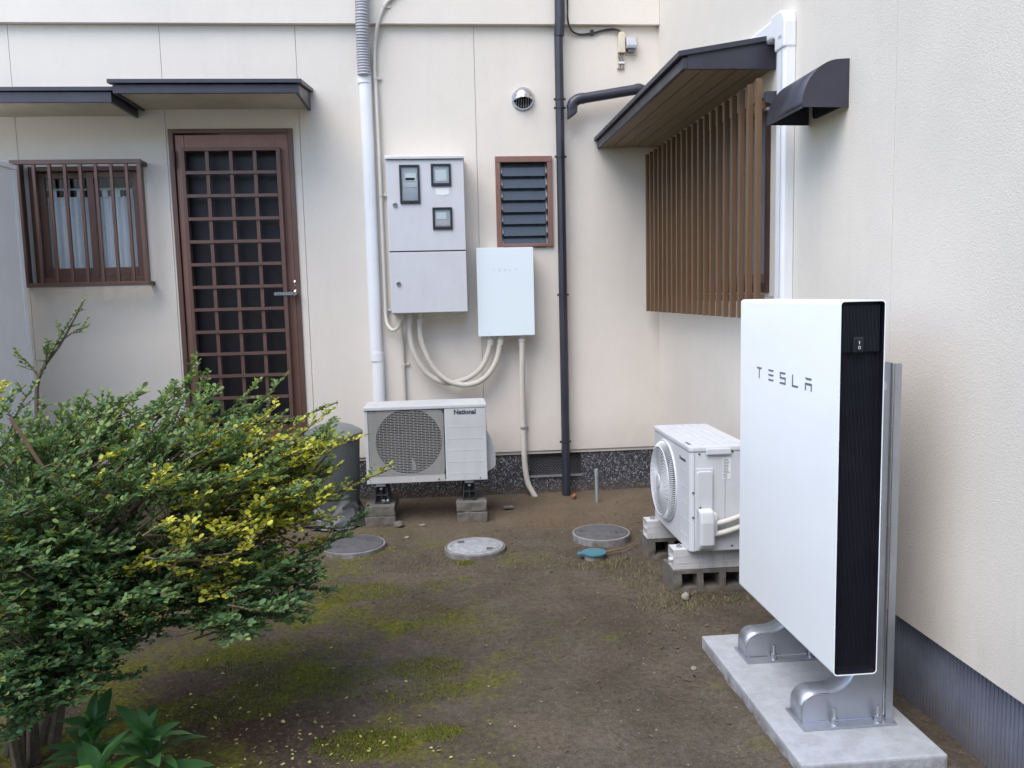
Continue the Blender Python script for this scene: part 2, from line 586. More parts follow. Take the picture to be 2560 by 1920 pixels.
def wall_cells(a0, a1, z0, z1, holes):
    """rectangle minus rectangular holes -> list of rectangles"""
    xs = sorted({a0, a1} | {min(max(h[i], a0), a1) for h in holes for i in (0, 1)})
    zs = sorted({z0, z1} | {min(max(h[i], z0), z1) for h in holes for i in (2, 3)})
    out = []
    for i in range(len(xs) - 1):
        for j in range(len(zs) - 1):
            cx, cz = (xs[i] + xs[i + 1]) / 2, (zs[j] + zs[j + 1]) / 2
            if not any(h[0] < cx < h[1] and h[2] < cz < h[3] for h in holes):
                out.append((xs[i], xs[i + 1], zs[j], zs[j + 1]))
    return out

def panel_mesh(axis, a0, a1, z0, z1, front, back, holes):
    """wall panel with openings; welded so that no faces lie inside it"""
    mb = MB()
    cells = wall_cells(a0, a1, z0, z1, holes)
    def P(a, d, z): return (a, d, z) if axis == 'x' else (d, a, z)
    edges = {}
    for (p, q, r_, s_) in cells:
        mb.add([P(p, front, r_), P(q, front, r_), P(q, front, s_), P(p, front, s_)], [(0, 1, 2, 3)])
        mb.add([P(p, back, r_), P(q, back, r_), P(q, back, s_), P(p, back, s_)], [(3, 2, 1, 0)])
        for e in (((p, r_), (q, r_)), ((q, r_), (q, s_)), ((q, s_), (p, s_)), ((p, s_), (p, r_))):
            k = tuple(sorted(e))
            edges[k] = edges.get(k, 0) + 1
    for (e0, e1), c in edges.items():
        if c == 1:
            mb.add([P(e0[0], front, e0[1]), P(e1[0], front, e1[1]), P(e1[0], back, e1[1]), P(e0[0], back, e0[1])], [(0, 1, 2, 3)])
    return mb

WIN = (-2.70, -1.965, 1.605, 2.375)
DOOR = (-1.785, -.962, .44, 2.615)
LOUV = (.425, .797, 1.80, 2.402)
VENT = (.612, .99, .138, .320)
holes = [WIN, DOOR, LOUV]
bx = [-6.0, -4.7, -3.72, -2.76, -1.80, -.914, .287, 1.60]
G = .0016
for i in range(len(bx) - 1):
    a, b = bx[i] + G, bx[i + 1] - G
    panel_mesh('x', a, b, .325, 3.288, YB, YB + .010, [h for h in holes if h[1] > a and h[0] < b]).build('wall_panel', 'stucco', house)
    # upper course stands proud of the lower wall
for a, b in ((-6, 1.574),):
    MB().box(a + G * .6, b - G * .6, YB - .045, YB + .07, 3.29, 5.6).build('upper_wall_panel', 'stucco', house)
panel_mesh('x', -6, 1.60, .3, 5.6, YB + .0115, YB + .16, holes).build('wall_core', 'groove', house)
# side wing
SWIN = (3.86, 5.52, 1.44, 2.36)
by = [2.025, 2.785, 3.79, 4.79, 5.875]
for i in range(len(by) - 1):
    a, b = by[i] + G * .6, by[i + 1] - G * .6
    if i == 0: a = by[0]
    panel_mesh('y', a, b, .297, 5.6, XR, XR + .010, [SWIN] if b > 3.86 else []).build('wall_panel', 'stucco', house)
panel_mesh('y', 2.027, 5.95, .298, 5.6, XR + .0115, XR + .16, [SWIN]).build('wall_core', 'groove', house)
MB().box(XR + .161, 5.5, 2.028, 2.12, .297, 5.6).build('end_wall', 'stucco', house)
# foundations
panel_mesh('x', -6, 1.62, -.3, .322, YB + .022, YB + .16, [VENT]).build('foundation', 'terrazzo', house)
prof = []
y = 2.075
while y < 5.90:
    prof += [(XR + .034, y), (XR + .034, y + .0125), (XR + .040, y + .0145), (XR + .040, y + .0165)]
    y += .018
prof += [(XR + .14, y), (XR + .14, 2.075)]
fb = MB().prism(prof, 'z', -.3, .296).build('foundation', 'ribbed_board', house)
fb['label'] = 'grey vertically ribbed foundation strip under the side wing'
MB().box(XR + .045, 5.5, 2.08, 2.14, -.3, .296).build('end_foundation', 'ribbed_board', house)

# foundation vent: dark recess with a lozenge mesh
fv = thing('foundation_vent', None, None, (0, 0, 0)); fv.parent = house; fv.location = -BASE[house]; BASE[fv] = Vector((0, 0, 0))
MB().box(VENT[0], VENT[1], YB + .10, YB + .12, VENT[2], VENT[3]).build('recess', 'black_recess', fv)
mb = MB()
nxv = 18
for k in range(-12, nxv + 12):
    for sgn in (1, -1):
        xa = VENT[0] + (VENT[1] - VENT[0]) * k / nxv
        hh = VENT[3] - VENT[2]
        za, zb = VENT[2], VENT[3]
        xb = xa + sgn * hh * .78
        # clip to the opening
        t0, t1 = 0., 1.
        for lo, hi in ((VENT[0], VENT[1]),):
            d = xb - xa
            u = sorted(((lo - xa) / d, (hi - xa) / d))
            t0, t1 = max(t0, u[0]), min(t1, u[1])
        if t1 - t0 > .03:
            mb.tube([(xa + (xb - xa) * t, YB + .045 + (.003 if sgn > 0 else 0), za + (zb - za) * t) for t in (t0, t1)], .0042, 4, True, False)
mb.build('mesh_grille', 'guard_dark', fv)
MB().box(VENT[0] - .005, VENT[1] + .005, YB + .01, YB + .05, VENT[2] - .014, VENT[2] - .001).build('sill', 'concrete_ring', fv)

# ---- door
door = thing('door', 'brown metal back door with lattice over dark frosted glass', None); door.parent = house; door.location = -BASE[house]; BASE[door] = Vector((0, 0, 0))
x0, x1, z0, z1 = DOOR
for a in ((x0, x0 + .032, z0, z1), (x1 - .032, x1, z0, z1)):
    MB().box(a[0], a[1], YB - .012, YB + .10, a[2], a[3]).build('door_frame', 'brown_alu', door, .003)
MB().box(x0 + .033, x1 - .033, YB - .012, YB + .10, z1 - .028, z1).build('door_frame', 'brown_alu', door, .003)
MB().box(x0 - .02, x1 + .02, YB - .05, YB + .10, z0 - .07, z0 + .03).build('door_sill', 'brown_alu', door, .004)
# leaf: stiles and rails
LZ0, LZ1 = z0 + .035, z1 - .036
lx0, lx1 = x0 + .036, x1 - .036
MB().box(lx0, lx0 + .062, YB + .008, YB + .05, LZ0, LZ1).build('stile', 'copper_alu', door, .003)
MB().box(lx1 - .085, lx1, YB + .008, YB + .05, LZ0, LZ1).build('stile', 'copper_alu', door, .003)
MB().box(lx0 + .063, lx1 - .086, YB + .010, YB + .05, LZ1 - .115, LZ1).build('rail', 'copper_alu', door, .003)
MB().box(lx0 + .063, lx1 - .086, YB + .010, YB + .05, LZ0, LZ0 + .11).build('rail', 'copper_alu', door, .003)
MB().box(lx0 + .064, lx1 - .087, YB + .036, YB + .044, LZ0 + .105, LZ1 - .11).build('pane', 'frosted_dark', door)
# lattice in front of the glass
a0, a1, c0, c1 = -1.700, -1.046, .625, 2.486
for a in ((a0, a0 + .026, c0, c1), (a1 - .026, a1, c0, c1), (a0 + .0265, a1 - .0265, c0, c0 + .026), (a0 + .0265, a1 - .0265, c1 - .024, c1)):
    MB().box(a[0], a[1], YB - .052, YB + .006, a[2], a[3]).build('lattice_frame', 'brown_alu', door, .003)
vb = MB().box(-.0115, .0115, -.012, .012, c0 + .027 - (c0 + c1) / 2, c1 - .025 - (c0 + c1) / 2).mesh('lattice_bar', 'brown_alu')
hb = MB().box((a0 - a1) / 2 + .027, (a1 - a0) / 2 - .027, -.010, .010, -.0105, .0105).mesh('lattice_bar', 'brown_alu')
for k in range(1, 4):
    piece(vb, 'lattice_bar', door, (a0 + .013 + (a1 - a0 - .026) * k / 4, YB - .032, (c0 + c1) / 2))
for k in range(1, 12):
    piece(hb, 'lattice_bar', door, ((a0 + a1) / 2, YB - .044, c0 + .013 + (c1 - c0 - .026) * k / 12))
mb = MB().lathe([(.027, 0), (.027, -.012), (.022, -.016)], (-.992, YB + .008, 1.50), 'y', 20)
mb.tube([(-.992, YB - .006, 1.50), (-.992, YB - .045, 1.50)], .010, 10)
mb.prism(rounded(-1.135, -.982, 1.489, 1.511, .008, 3), 'y', YB - .058, YB - .044)
mb.build('door_handle', 'stainless', door)
MB().lathe([(.022, 0), (.022, -.008), (.016, -.012)], (-.993, YB + .008, 1.57), 'y', 20).build('keyhole_plate', 'stainless', door)
MB().lathe([(.007, -.0125), (.006, -.015)], (-.993, YB + .008, 1.57), 'y', 12).build('keyhole', 'black_frame', door)
for hz in (2.42, 1.02):
    MB().tube([(x0 + .033, YB - .018, hz - .055), (x0 + .033, YB - .018, hz + .055)], .009, 10).build('hinge', 'dark_alu', door)

# ---- window with bars
win = thing('window', 'sliding window behind brown vertical bars with white curtain inside', None); win.parent = house; win.location = -BASE[house]; BASE[win] = Vector((0, 0, 0))
x0, x1, z0, z1 = WIN
for a in ((x0, x0 + .03, z0, z1), (x1 - .03, x1, z0, z1), (x0 + .031, x1 - .031, z1 - .03, z1), (x0 + .031, x1 - .031, z0, z0 + .035)):
    MB().box(a[0], a[1], YB - .02, YB + .09, a[2], a[3]).build('window_frame', 'brown_alu', win, .002)
xm = -2.315
for (p, q, yy) in ((x0 + .032, xm + .025, YB + .035), (xm - .025, x1 - .032, YB + .005)):
    for a in ((p, p + .045, z0 + .037, z1 - .032), (q - .045, q, z0 + .037, z1 - .032), (p + .046, q - .046, z1 - .072, z1 - .032), (p + .046, q - .046, z0 + .037, z0 + .10)):
        MB().box(a[0], a[1], yy, yy + .025, a[2], a[3]).build('sash', 'brown_alu', win, .002)
    MB().box(p + .044, q - .044, yy + .010, yy + .015, z0 + .098, z1 - .07).build('pane', 'clear_glass', win)
# curtain on a rod
mb = MB()
cw = []
ns = 150
zt, zb = 2.185, 1.70
for k in range(ns + 1):
    x = x0 + .06 + (x1 - x0 - .09) * k / ns
    cw.append((x, YB + .072 + .011 * math.sin(k * .62) + .005 * math.sin(k * .23 + 1)))
mb.add([(x, y, zb) for x, y in cw] + [(x, y + .002, zt) for x, y in cw], [(k, k + 1, ns + 2 + k, ns + 1 + k) for k in range(ns)], True)
mb.build('curtain', 'curtain', win)
for k in range(8):
    xt = x0 + .10 + k * .083
    MB().box(xt, xt + .034, YB + .070, YB + .074, zt - .004, zt + .05).build('curtain_tab', 'curtain', win)
MB().tube([(x0 + .032, YB + .072, zt + .05), (x1 - .032, YB + .072, zt + .05)], .008, 8).build('curtain_rod', 'paper', win)
mb = MB()
mb.add([(x0 - .3, YB + .9, z0 - .4), (x1 + .3, YB + .9, z0 - .4), (x1 + .3, YB + .9, z1 + .3), (x0 - .3, YB + .9, z1 + .3),
        (x0 - .3, YB + .17, z0 - .4), (x1 + .3, YB + .17, z0 - .4), (x1 + .3, YB + .17, z1 + .3), (x0 - .3, YB + .17, z1 + .3)],
       [(0, 1, 2, 3), (0, 4, 5, 1), (1, 5, 6, 2), (2, 6, 7, 3), (3, 7, 4, 0)])
mb.build('room_interior', 'room_dark', win)
# bar guard
gx0, gx1, gz0, gz1, gyf = -2.76, -1.935, 1.577, 2.402, YB - .12
for a in ((gx0, gx1, gz1 - .028, gz1), (gx0, gx1, gz0, gz0 + .028)):
    MB().box(a[0], a[1], gyf - .012, gyf + .018, a[2], a[3]).build('guard_rail', 'brown_alu', win, .002)
for xx in (gx0, gx1 - .028):
    for zz in (gz1 - .03, gz0 + .002):
        MB().box(xx, xx + .028, gyf + .019, YB + .0, zz, zz + .026).build('guard_bracket', 'dark_alu', win, .002)
    MB().box(xx + .001, xx + .027, gyf - .010, gyf + .016, gz0 + .0285, gz1 - .0285).build('guard_post', 'brown_alu', win, .002)
MB().box(gx0 + .002, gx0 + .026, gyf + .02, YB, gz0 + .03, gz1 - .032).build('guard_side', 'dark_alu', win)
bar = MB().box(-.009, .009, -.010, .010, gz0 + .0285 - 2, gz1 - .0285 - 2).mesh('guard_bar', 'brown_alu')
for k in range(8):
    piece(bar, 'guard_bar', win, (gx1 - .014 - .092 - .0975 * k + .01, gyf + .004, 2))

# ---- louvred bathroom window
lv = thing('louvre_window', 'narrow louvre window with brown frame and tilted glass blades', None); lv.parent = house; lv.location = -BASE[house]; BASE[lv] = Vector((0, 0, 0))
x0, x1, z0, z1 = LOUV[0] - .013, LOUV[1] + .013, LOUV[2] - .01, LOUV[3] + .012
for a in ((x0, x1, z1 - .040, z1), (x0, x1, z0, z0 + .022)):
    MB().box(a[0], a[1], YB - .022, YB + .08, a[2], a[3]).build('window_frame', 'copper_alu', lv, .002)
for a in ((x0, x0 + .034), (x1 - .034, x1)):
    MB().box(a[0], a[1], YB - .020, YB + .08, z0 + .0225, z1 - .0405).build('window_frame', 'copper_alu', lv, .002)
gi0, gi1 = x0 + .037, x1 - .037
bl = MB().prism([(-.021, -.049), (-.016, -.051), (.018, .049), (.013, .051)], 'x', gi0 + .012, gi1 - .012).mesh('glass_blade', 'louvre_glass')
cl = MB().prism([(-.031, -.030), (-.020, -.042), (.030, .036), (.018, .046)], 'x', 0, .010).mesh('blade_clip', 'insect_screen')
for k in range(7):
    zc = z1 - .085 - k * .0825
    b_ = piece(bl, 'glass_blade', lv, (0, YB + .012, zc))
    piece(cl, 'blade_clip', lv, (gi0, YB + .010, zc))
    piece(cl, 'blade_clip', lv, (gi1 - .010, YB + .010, zc))
MB().box(x0, x1, YB + .17, YB + .18, z0, z1).build('dark_interior', 'black_recess', lv)

# ---- side wing window behind the slat screen
sw = thing('side_window', 'brown framed window with grey insect screen behind the slats', None); sw.parent = house; sw.location = -BASE[house]; BASE[sw] = Vector((0, 0, 0))
y0, y1, z0, z1 = SWIN
for a in ((y0, y0 + .03, z0, z1), (y1 - .03, y1, z0, z1), (y0 + .031, y1 - .031, z1 - .03, z1), (y0 + .031, y1 - .031, z0, z0 + .04)):
    MB().box(XR - .016, XR + .09, a[0], a[1], a[2], a[3]).build('window_frame', 'dark_alu', sw, .002)
ym = (y0 + y1) / 2
for (p, q, xx, mt) in ((y0 + .032, ym + .02, XR + .0, 'insect_screen'), (ym - .02, y1 - .032, XR + .035, 'frosted_dark')):
    for a in ((p, p + .03, z0 + .042, z1 - .032), (q - .03, q, z0 + .042, z1 - .032), (p + .031, q - .031, z1 - .065, z1 - .032), (p + .031, q - .031, z0 + .042, z0 + .09)):
        MB().box(xx, xx + .022, a[0], a[1], a[2], a[3]).build('sash', 'brown_alu', sw, .002)
    MB().box(xx + .010, xx + .014, p + .029, q - .029, z0 + .088, z1 - .063).build('pane', mt, sw)
MB().box(XR + .17, XR + .18, y0, y1, z0, z1).build('dark_interior', 'black_recess', sw)

# ---- canopies
def canopy_door(x0, x1, proj, zb, zf, zw, lip, label):
    c = thing('canopy', label, None); c.parent = house; c.location = -BASE[house]; BASE[c] = Vector((0, 0, 0))
    yf = YB - proj
    # roof sheet with small drip lip
    MB().prism([(yf - lip, zf - .012), (yf - lip, zf + .012), (YB - .002, zw + .012), (YB - .002, zw - .010), (yf + .02, zf - .010)], 'x', x0 - lip, x1 + lip).build('roof_sheet', 'canopy_metal', c, .002)
    MB().box(x0 + .002, x1 - .002, yf, yf + .022, zb, zf - .016).build('fascia', 'canopy_metal', c, .002)
    for xa, xb in ((x0, x0 + .02), (x1 - .02, x1)):
        MB().prism([(yf + .0225, zb), (YB - .003, zb), (YB - .003, zw - .016), (yf + .0225, zf - .016)], 'x', xa, xb).build('side_fascia', 'canopy_metal', c)
    MB().box(x0 + .021, x1 - .021, yf + .023, YB - .003, zb + .012, zb + .02).build('soffit', 'soffit_beige', c)
    return c
canopy_door(-1.945, -.832, .50, 2.732, 2.800, 2.865, .022, 'dark grey metal canopy above the lattice door')
canopy_door(-5.6, -1.968, .455, 2.690, 2.768, 2.800, .015, 'lower dark grey metal canopy above the barred window')
# side canopy
c = thing('canopy', 'dark grey canopy with brown boarded underside above the slatted window', None); c.parent = house; c.location = -BASE[house]; BASE[c] = Vector((0, 0, 0))
xe, ya, yb, zb = 1.135, 3.805, YB - .004, 2.462
MB().prism([(xe - .022, zb + .052), (xe - .022, zb + .076), (XR - .002, 2.612), (XR - .002, 2.588)], 'y', ya - .012, yb).build('roof_sheet', 'canopy_metal', c, .002)
MB().box(xe, xe + .022, ya, yb, zb, zb + .050).build('fascia', 'canopy_metal', c, .002)
MB().prism([(xe + .0225, zb), (XR - .003, zb), (XR - .003, 2.586), (xe + .0225, zb + .066)], 'y', ya, ya + .02).build('side_fascia', 'canopy_metal', c)
MB().box(xe + .0225, XR - .003, ya + .021, yb, zb + .022, zb + .028).build('soffit_backing', 'black_recess', c)
nb = 5
wbd = (XR - .003 - xe - .0235) / nb
sb = MB().box(.0022, wbd - .0022, 0, yb - ya - .022, 0, .012).mesh('soffit_board', 'soffit_wood')
for k in range(nb):
    piece(sb, 'soffit_board', c, (xe + .0235 + k * wbd, ya + .0215, zb + .008 - .0007 * (k % 2)))

# ================================================================== FIXTURES ON THE WALLS
# slat screen
sc = thing('slat_screen', 'screen of brown vertical wooden slats fixed before the side window', 'window screen', (XR - .09, 4.75, 1.32))
slat = MB().box(-.0110, .0150, -.0130, .0130, 1.318 - 1.86, 2.402 - 1.86).mesh('slat', 'slat_wood', bevel=.002)
for k in range(20):
    piece(slat, 'slat', sc, (XR - .109, 5.762 - k * .1062, 1.86))
for zz in (1.415, 2.285):
    MB().box(XR - .0935, XR - .075, 3.73, 5.80, zz - .017, zz + .017).build('rail', 'slat_wood', sc, .002)
for yy in (3.82, 4.75, 5.70):
    for zz in (1.415, 2.285):
        MB().tube([(XR - .075, yy, zz), (XR + .0, yy, zz)], .008, 8).build('spacer_bolt', 'chrome', sc)
MB().prism([(XR - .095, 2.335), (XR - .002, 2.335), (XR - .002, 2.275), (XR - .03, 2.265), (XR - .095, 2.285)], 'y', 3.685, 3.716).build('end_bracket', 'canopy_metal', sc, .003)

# round stainless vent cap
vc = thing('wall_vent', 'round stainless steel vent cap with downward grille on the back wall', 'vent', (.617, YB, 2.802))
CV = (.617, YB, 2.802)
MB().lathe([(.080, 0), (.080, -.010), (.074, -.016), (.070, -.016)], CV, 'y', 36).build('flange', 'stainless', vc)
mb = MB()
nr, na = 9, 28
vs = []
for i in range(nr + 1):           # upper hood: part of a sphere, open below
    th = (PI / 2) * i / nr
    for k in range(na + 1):
        ph = R(-12) + R(204) * k / na
        vs.append((CV[0] + .070 * math.sin(th) * math.cos(ph), YB - .016 - .062 * math.cos(th), CV[2] + .070 * math.sin(th) * math.sin(ph)))
mb.add(vs, [(i * (na + 1) + k, i * (na + 1) + k + 1, (i + 1) * (na + 1) + k + 1, (i + 1) * (na + 1) + k) for i in range(nr) for k in range(na)], True)
hood = mb.build('hood', 'stainless', vc)
so_ = hood.modifiers.new('solid', 'SOLIDIFY'); so_.thickness = .003; so_.offset = -1
MB().lathe([(.066, -.017), (.064, -.018)], CV, 'y', 30).build('dark_throat', 'black_recess', vc)
fin = MB().prism([(YB - .022, -.062), (YB - .045, -.050), (YB - .066, -.012), (YB - .060, .004), (YB - .022, .004)], 'x', -.0017, .0017).mesh('fin', 'stainless')
for k in range(7):
    u = (k - 3) * .0165
    o = piece(fin, 'fin', vc, (CV[0] + u, 0, CV[2]))
    o.scale = (1, 1, max(.35, math.sqrt(1 - (u / .066) ** 2)))

# black vent hood on the side wall
vh = thing('vent_hood', 'black curved metal vent hood jutting from the side wall', 'vent', (XR, 3.28, 2.14))
outl = [(XR - .001, 2.138), (XR - .001, 2.318)]
for k in range(13):
    a = PI / 2 * k / 12
    outl.append((XR - .035 - .150 * math.sin(a), 2.140 + .176 * math.cos(a)))
top = outl[1:]
mb = MB()
n_ = len(top)
mb.add([(x, 3.115, z) for x, z in top] + [(x, 3.455, z) for x, z in top], [(k, k + 1, n_ + k + 1, n_ + k) for k in range(n_ - 1)], True)
sh = mb.build('curved_shell', 'canopy_metal', vh)
md = sh.modifiers.new('solid', 'SOLIDIFY'); md.thickness = .003; md.offset = -1
for yy in (3.112, 3.455):
    MB().prism(outl, 'y', yy, yy + .003).build('side_plate', 'canopy_metal', vh)
MB().tube([(XR - .183, 3.112, 2.140), (XR - .183, 3.457, 2.140)], .004, 6).build('lip', 'canopy_metal', vh)
MB().box(XR - .03, XR - .002, 3.12, 3.45, 2.30, 2.312).build('wall_flange', 'canopy_metal', vh)
MB().prism(rounded(3.17, 3.40, 2.15, 2.29, .02), 'x', XR - .012, XR - .001).build('throat', 'black_recess', vh)

# rainwater downpipe
dp = thing('downpipe', 'dark navy rainwater downpipe running down the back wall', 'pipe', (.868, YB - .06, 0))
MB().tube([(.868, YB - .062, -.02), (.865, YB - .062, 3.215)], .0305, 8, True, False).build('pipe', 'downpipe_dark', dp, .002)
MB().tube([(.868, YB - .066, 3.205), (.874, YB - .075, 3.32), (.876, YB - .085, 5.6)], .0345, 8, True, False).build('upper_pipe', 'downpipe_dark', dp)
for zz in (2.787, 2.729, 2.40, 1.447, .395):
    br = MB().lathe([(.0335, -.006), (.0335, .006)], (.866, YB - .062, zz), 'z', 16).build('bracket', 'downpipe_dark', dp)
    MB().box(.862, .870, YB - .035, YB + .001, zz - .006, zz + .006).build('bracket_arm', 'downpipe_dark', br)
    for sx_ in (-1, 1):
        MB().box(.866 + sx_ * .034 - .007, .866 + sx_ * .034 + .007, YB - .066, YB - .056, zz - .007, zz + .007).build('bracket_bolt', 'downpipe_dark', br)
# gutter branch
gb = thing('gutter_pipe', 'dark sloping gutter pipe joining the downpipe from the side canopy', 'pipe', (.95, YB - .10, 2.63))
pth = catmull([(.945, YB - .10, 2.715), (.950, YB - .10, 2.750), (.985, YB - .10, 2.776), (1.03, YB - .10, 2.785)], 6)
MB().tube(pth, .037, 14).build('elbow', 'downpipe_dark', gb)
MB().tube([(1.00, YB - .10, 2.780), (1.40, YB - .10, 2.842)], .0345, 14).build('pipe', 'downpipe_dark', gb)
MB().tube(catmull([(1.385, YB - .10, 2.840), (1.42, YB - .10, 2.842), (1.455, YB - .10, 2.80), (1.458, YB - .10, 2.60)], 6), .037, 14).build('elbow', 'downpipe_dark', gb)
MB().prism([(.913, 2.640), (.978, 2.685), (.978, 2.735), (.913, 2.735)], 'y', YB - .132, YB - .068).build('outlet', 'downpipe_dark', gb, .012)
MB().lathe([(.040, -.005), (.040, .005)], (.945, YB - .10, 2.733), 'z', 16).build('collar', 'downpipe_dark', gb)

# wall duct (left): ribbed hose above, white cover below
wd = thing('wall_duct', 'white boxed duct with grey ribbed hose above, left of the meter cabinet', 'duct', (-.45, YB - .05, .75))
flex(w_ := MB(), [(-.455, YB - .10, 5.5), (-.452, YB - .10, 3.6), (-.456, YB - .095, 3.3), (-.460, YB - .06, 3.1), (-.460, YB - .05, 2.95)], .044, .018, .0026, 18)
w_.build('ribbed_hose', 'grey_duct', wd)
dprof = [(-.502, YB - .001), (-.502, YB - .035)] + [(-.46 + .042 * math.cos(a), YB - .035 - .030 * math.sin(a)) for a in [PI - PI * k / 10 for k in range(1, 10)]] + [(-.418, YB - .035), (-.418, YB - .001)]
MB().prism([(x + .003, y) for x, y in dprof], 'z', 1.045, 2.905, True).build('duct_cover', 'white_plastic', wd)
MB().prism([(x + .010, y) for x, y in dprof], 'z', .30, 1.04, True).build('duct_cover', 'white_plastic', wd)
big = [(-.46 + (x + .46) * 1.08, YB + (y - YB) * 1.08) for x, y in dprof]
MB().prism(big, 'z', 2.902, 2.975, True).build('end_collar', 'white_plastic', wd)
MB().prism([(x + .006, y) for x, y in big], 'z', 1.015, 1.075, True).build('joint_collar', 'white_plastic', wd)
for xx in (-.482, -.436):
    MB().prism([(xx - .005, 2.955), (xx + .005, 2.955), (xx, 2.940)], 'y', YB - .072, YB - .064).build('collar_notch', 'box_grey', wd)
# wall duct (right wing)
rd = thing('wall_duct', 'white boxed duct turning over the side canopy on the side wall', 'duct', (XR, 3.62, 0))
def rprof(c_, h): return [(XR - .001, c_ - h), (XR - .042, c_ - h), (XR - .052, c_ - h + .012), (XR - .052, c_ + h - .012), (XR - .042, c_ + h), (XR - .001, c_ + h)]
cyd = 3.64
MB().prism(rprof(cyd, .046), 'z', .35, 2.54).build('duct_cover', 'white_plastic', rd, .004)
MB().box(XR - .054, XR - .0515, cyd - .020, cyd - .017, .35, 2.54).build('cover_seam', 'box_grey', rd)
rz = 2.615
MB().prism([(XR - .001, rz - .046), (XR - .042, rz - .046), (XR - .052, rz - .034), (XR - .052, rz + .034), (XR - .042, rz + .046), (XR - .001, rz + .046)], 'y', cyd + .07, 5.2).build('duct_cover', 'white_plastic', rd, .004)
ey = [(cyd - .050, 2.50), (cyd + .050, 2.50), (cyd + .050, rz - .060), (cyd + .066, rz - .050), (cyd + .095, rz - .050), (cyd + .095, rz + .050), (cyd + .0, rz + .050), (cyd - .028, rz + .040), (cyd - .044, rz + .018), (cyd - .050, rz - .01)]
MB().prism(ey, 'x', XR - .0585, XR - .001).build('elbow_cover', 'white_plastic', rd, .008)
MB().prism([(XR - .0600, cyd - .028), (XR - .0560, cyd - .028), (XR - .0560, cyd + .004), (XR - .0600, cyd + .004)], 'z', 2.545, 2.556).build('elbow_slot', 'box_grey', rd)

# thin service conduit left of the cabinet
ec = thing('conduit', 'thin beige service conduit curving down beside the meter cabinet', 'conduit', (-.38, YB - .03, 1.23))
mb = MB()
mb.tube(resample(catmull([(-.12, YB - .06, 3.56), (-.263, YB - .06, 3.446), (-.309, YB - .06, 3.393), (-.353, YB - .05, 3.295), (-.382, YB - .03, 3.17), (-.391, YB - .025, 2.985), (-.386, YB - .025, 2.85), (-.383, YB - .025, 2.4), (-.383, YB - .025, 1.9), (-.382, YB - .025, 1.44), (-.381, YB - .035, 1.323), (-.366, YB - .06, 1.262), (-.330, YB - .09, 1.229), (-.290, YB - .11, 1.256), (-.275, YB - .12, 1.31), (-.273, YB - .12, 1.35)], 10), .02), .0125, 10)
mb.build('conduit_tube', 'beige_conduit', ec)
MB().lathe([(.017, 0), (.017, .032)], (-.273, YB - .12, 1.305), 'z', 14).build('gland', 'beige_conduit', ec)
for (xx, zz) in ((-.309, 3.395), (-.390, 2.94), (-.383, 2.16), (-.383, 1.37)):
    yy = YB - (.06 if zz > 3.3 else .025)
    MB().lathe([(.0155, -.008), (.0155, .008)], (xx, yy, zz), 'z', 14).build('clip', 'beige_conduit', ec)
    MB().box(xx + .010, xx + .040, yy + .004, yy + .016, zz - .009, zz + .009).build('clip_foot', 'beige_conduit', ec, .003)
# straight thin conduit down to the old air conditioner
e2 = thing('conduit', 'thin straight beige conduit running down behind the old air conditioner', 'conduit', (-.27, YB - .02, .3))
MB().tube([(-.276, YB - .09, 1.34), (-.275, YB - .05, 1.25), (-.274, YB - .022, 1.18), (-.270, YB - .022, .30)], .0125, 10).build('conduit_tube', 'beige_conduit', e2)
MB().lathe([(.0155, -.008), (.0155, .008)], (-.272, YB - .022, .985), 'z', 14).build('clip', 'beige_conduit', e2)
MB().box(-.262, -.232, YB - .016, YB - .002, .976, .994).build('clip_foot', 'beige_conduit', e2, .003)

def gland(x, y, z, par, upw=True):
    MB().lathe([(.022, 0), (.022, .020), (.026, .021), (.026, .036), (.020, .038), (.020, .070)], (x, y, z - .045), 'z', 18).build('gland', 'beige_conduit', par)

def flexthing(label, pts, r, glands):
    t_ = thing('flexible_conduit', label, 'conduit', pts[len(pts) // 2], 'ribbed beige conduits under the wall boxes')
    mb = MB(); flex(mb, pts, r); mb.build('conduit_tube', 'beige_conduit', t_)
    for g_ in glands: gland(*g_, t_)
    return t_
yc = YB - .10
flexthing('ribbed beige conduit loop, left one leaving the cabinet, behind the other', [(-.214, yc, 1.33), (-.214, yc, 1.186), (-.190, yc, 1.067), (-.127, yc, .947), (-.045, yc, .878), (.039, yc + .015, .850), (.124, yc + .02, .860), (.21, yc + .02, .896), (.28, yc + .01, .960), (.326, yc, 1.061), (.342, yc, 1.17)], .019, [(-.214, yc, 1.315), (.342, yc, 1.155)])
flexthing('ribbed beige conduit loop, right one leaving the cabinet, crossing in front', [(-.145, yc, 1.33), (-.143, yc, 1.185), (-.114, yc, 1.075), (-.059, yc - .01, .963), (.022, yc - .02, .878), (.106, yc - .02, .842), (.173, yc - .02, .836), (.25, yc - .015, .854), (.319, yc - .01, .903), (.373, yc, .984), (.400, yc, 1.068), (.412, yc, 1.17)], .019, [(-.145, yc, 1.315), (.412, yc, 1.155)])
fc = flexthing('ribbed beige conduit running from the white box down into the soil', [(.563, yc, 1.17), (.563, yc, 1.0), (.564, YB - .06, .78), (.566, YB - .035, .55), (.568, YB - .035, .36), (.573, YB - .03, .22), (.590, YB - .035, .10), (.622, YB - .05, .03), (.66, YB - .06, -.04)], .0195, [(.563, yc, 1.152)])
MB().lathe([(.0225, -.007), (.0225, .007)], (.567, YB - .035, .503), 'z', 16).build('clip', 'galvanised', fc)
MB().box(.585, .604, YB - .02, YB - .001, .495, .511).build('clip_foot', 'galvanised', fc, .002)

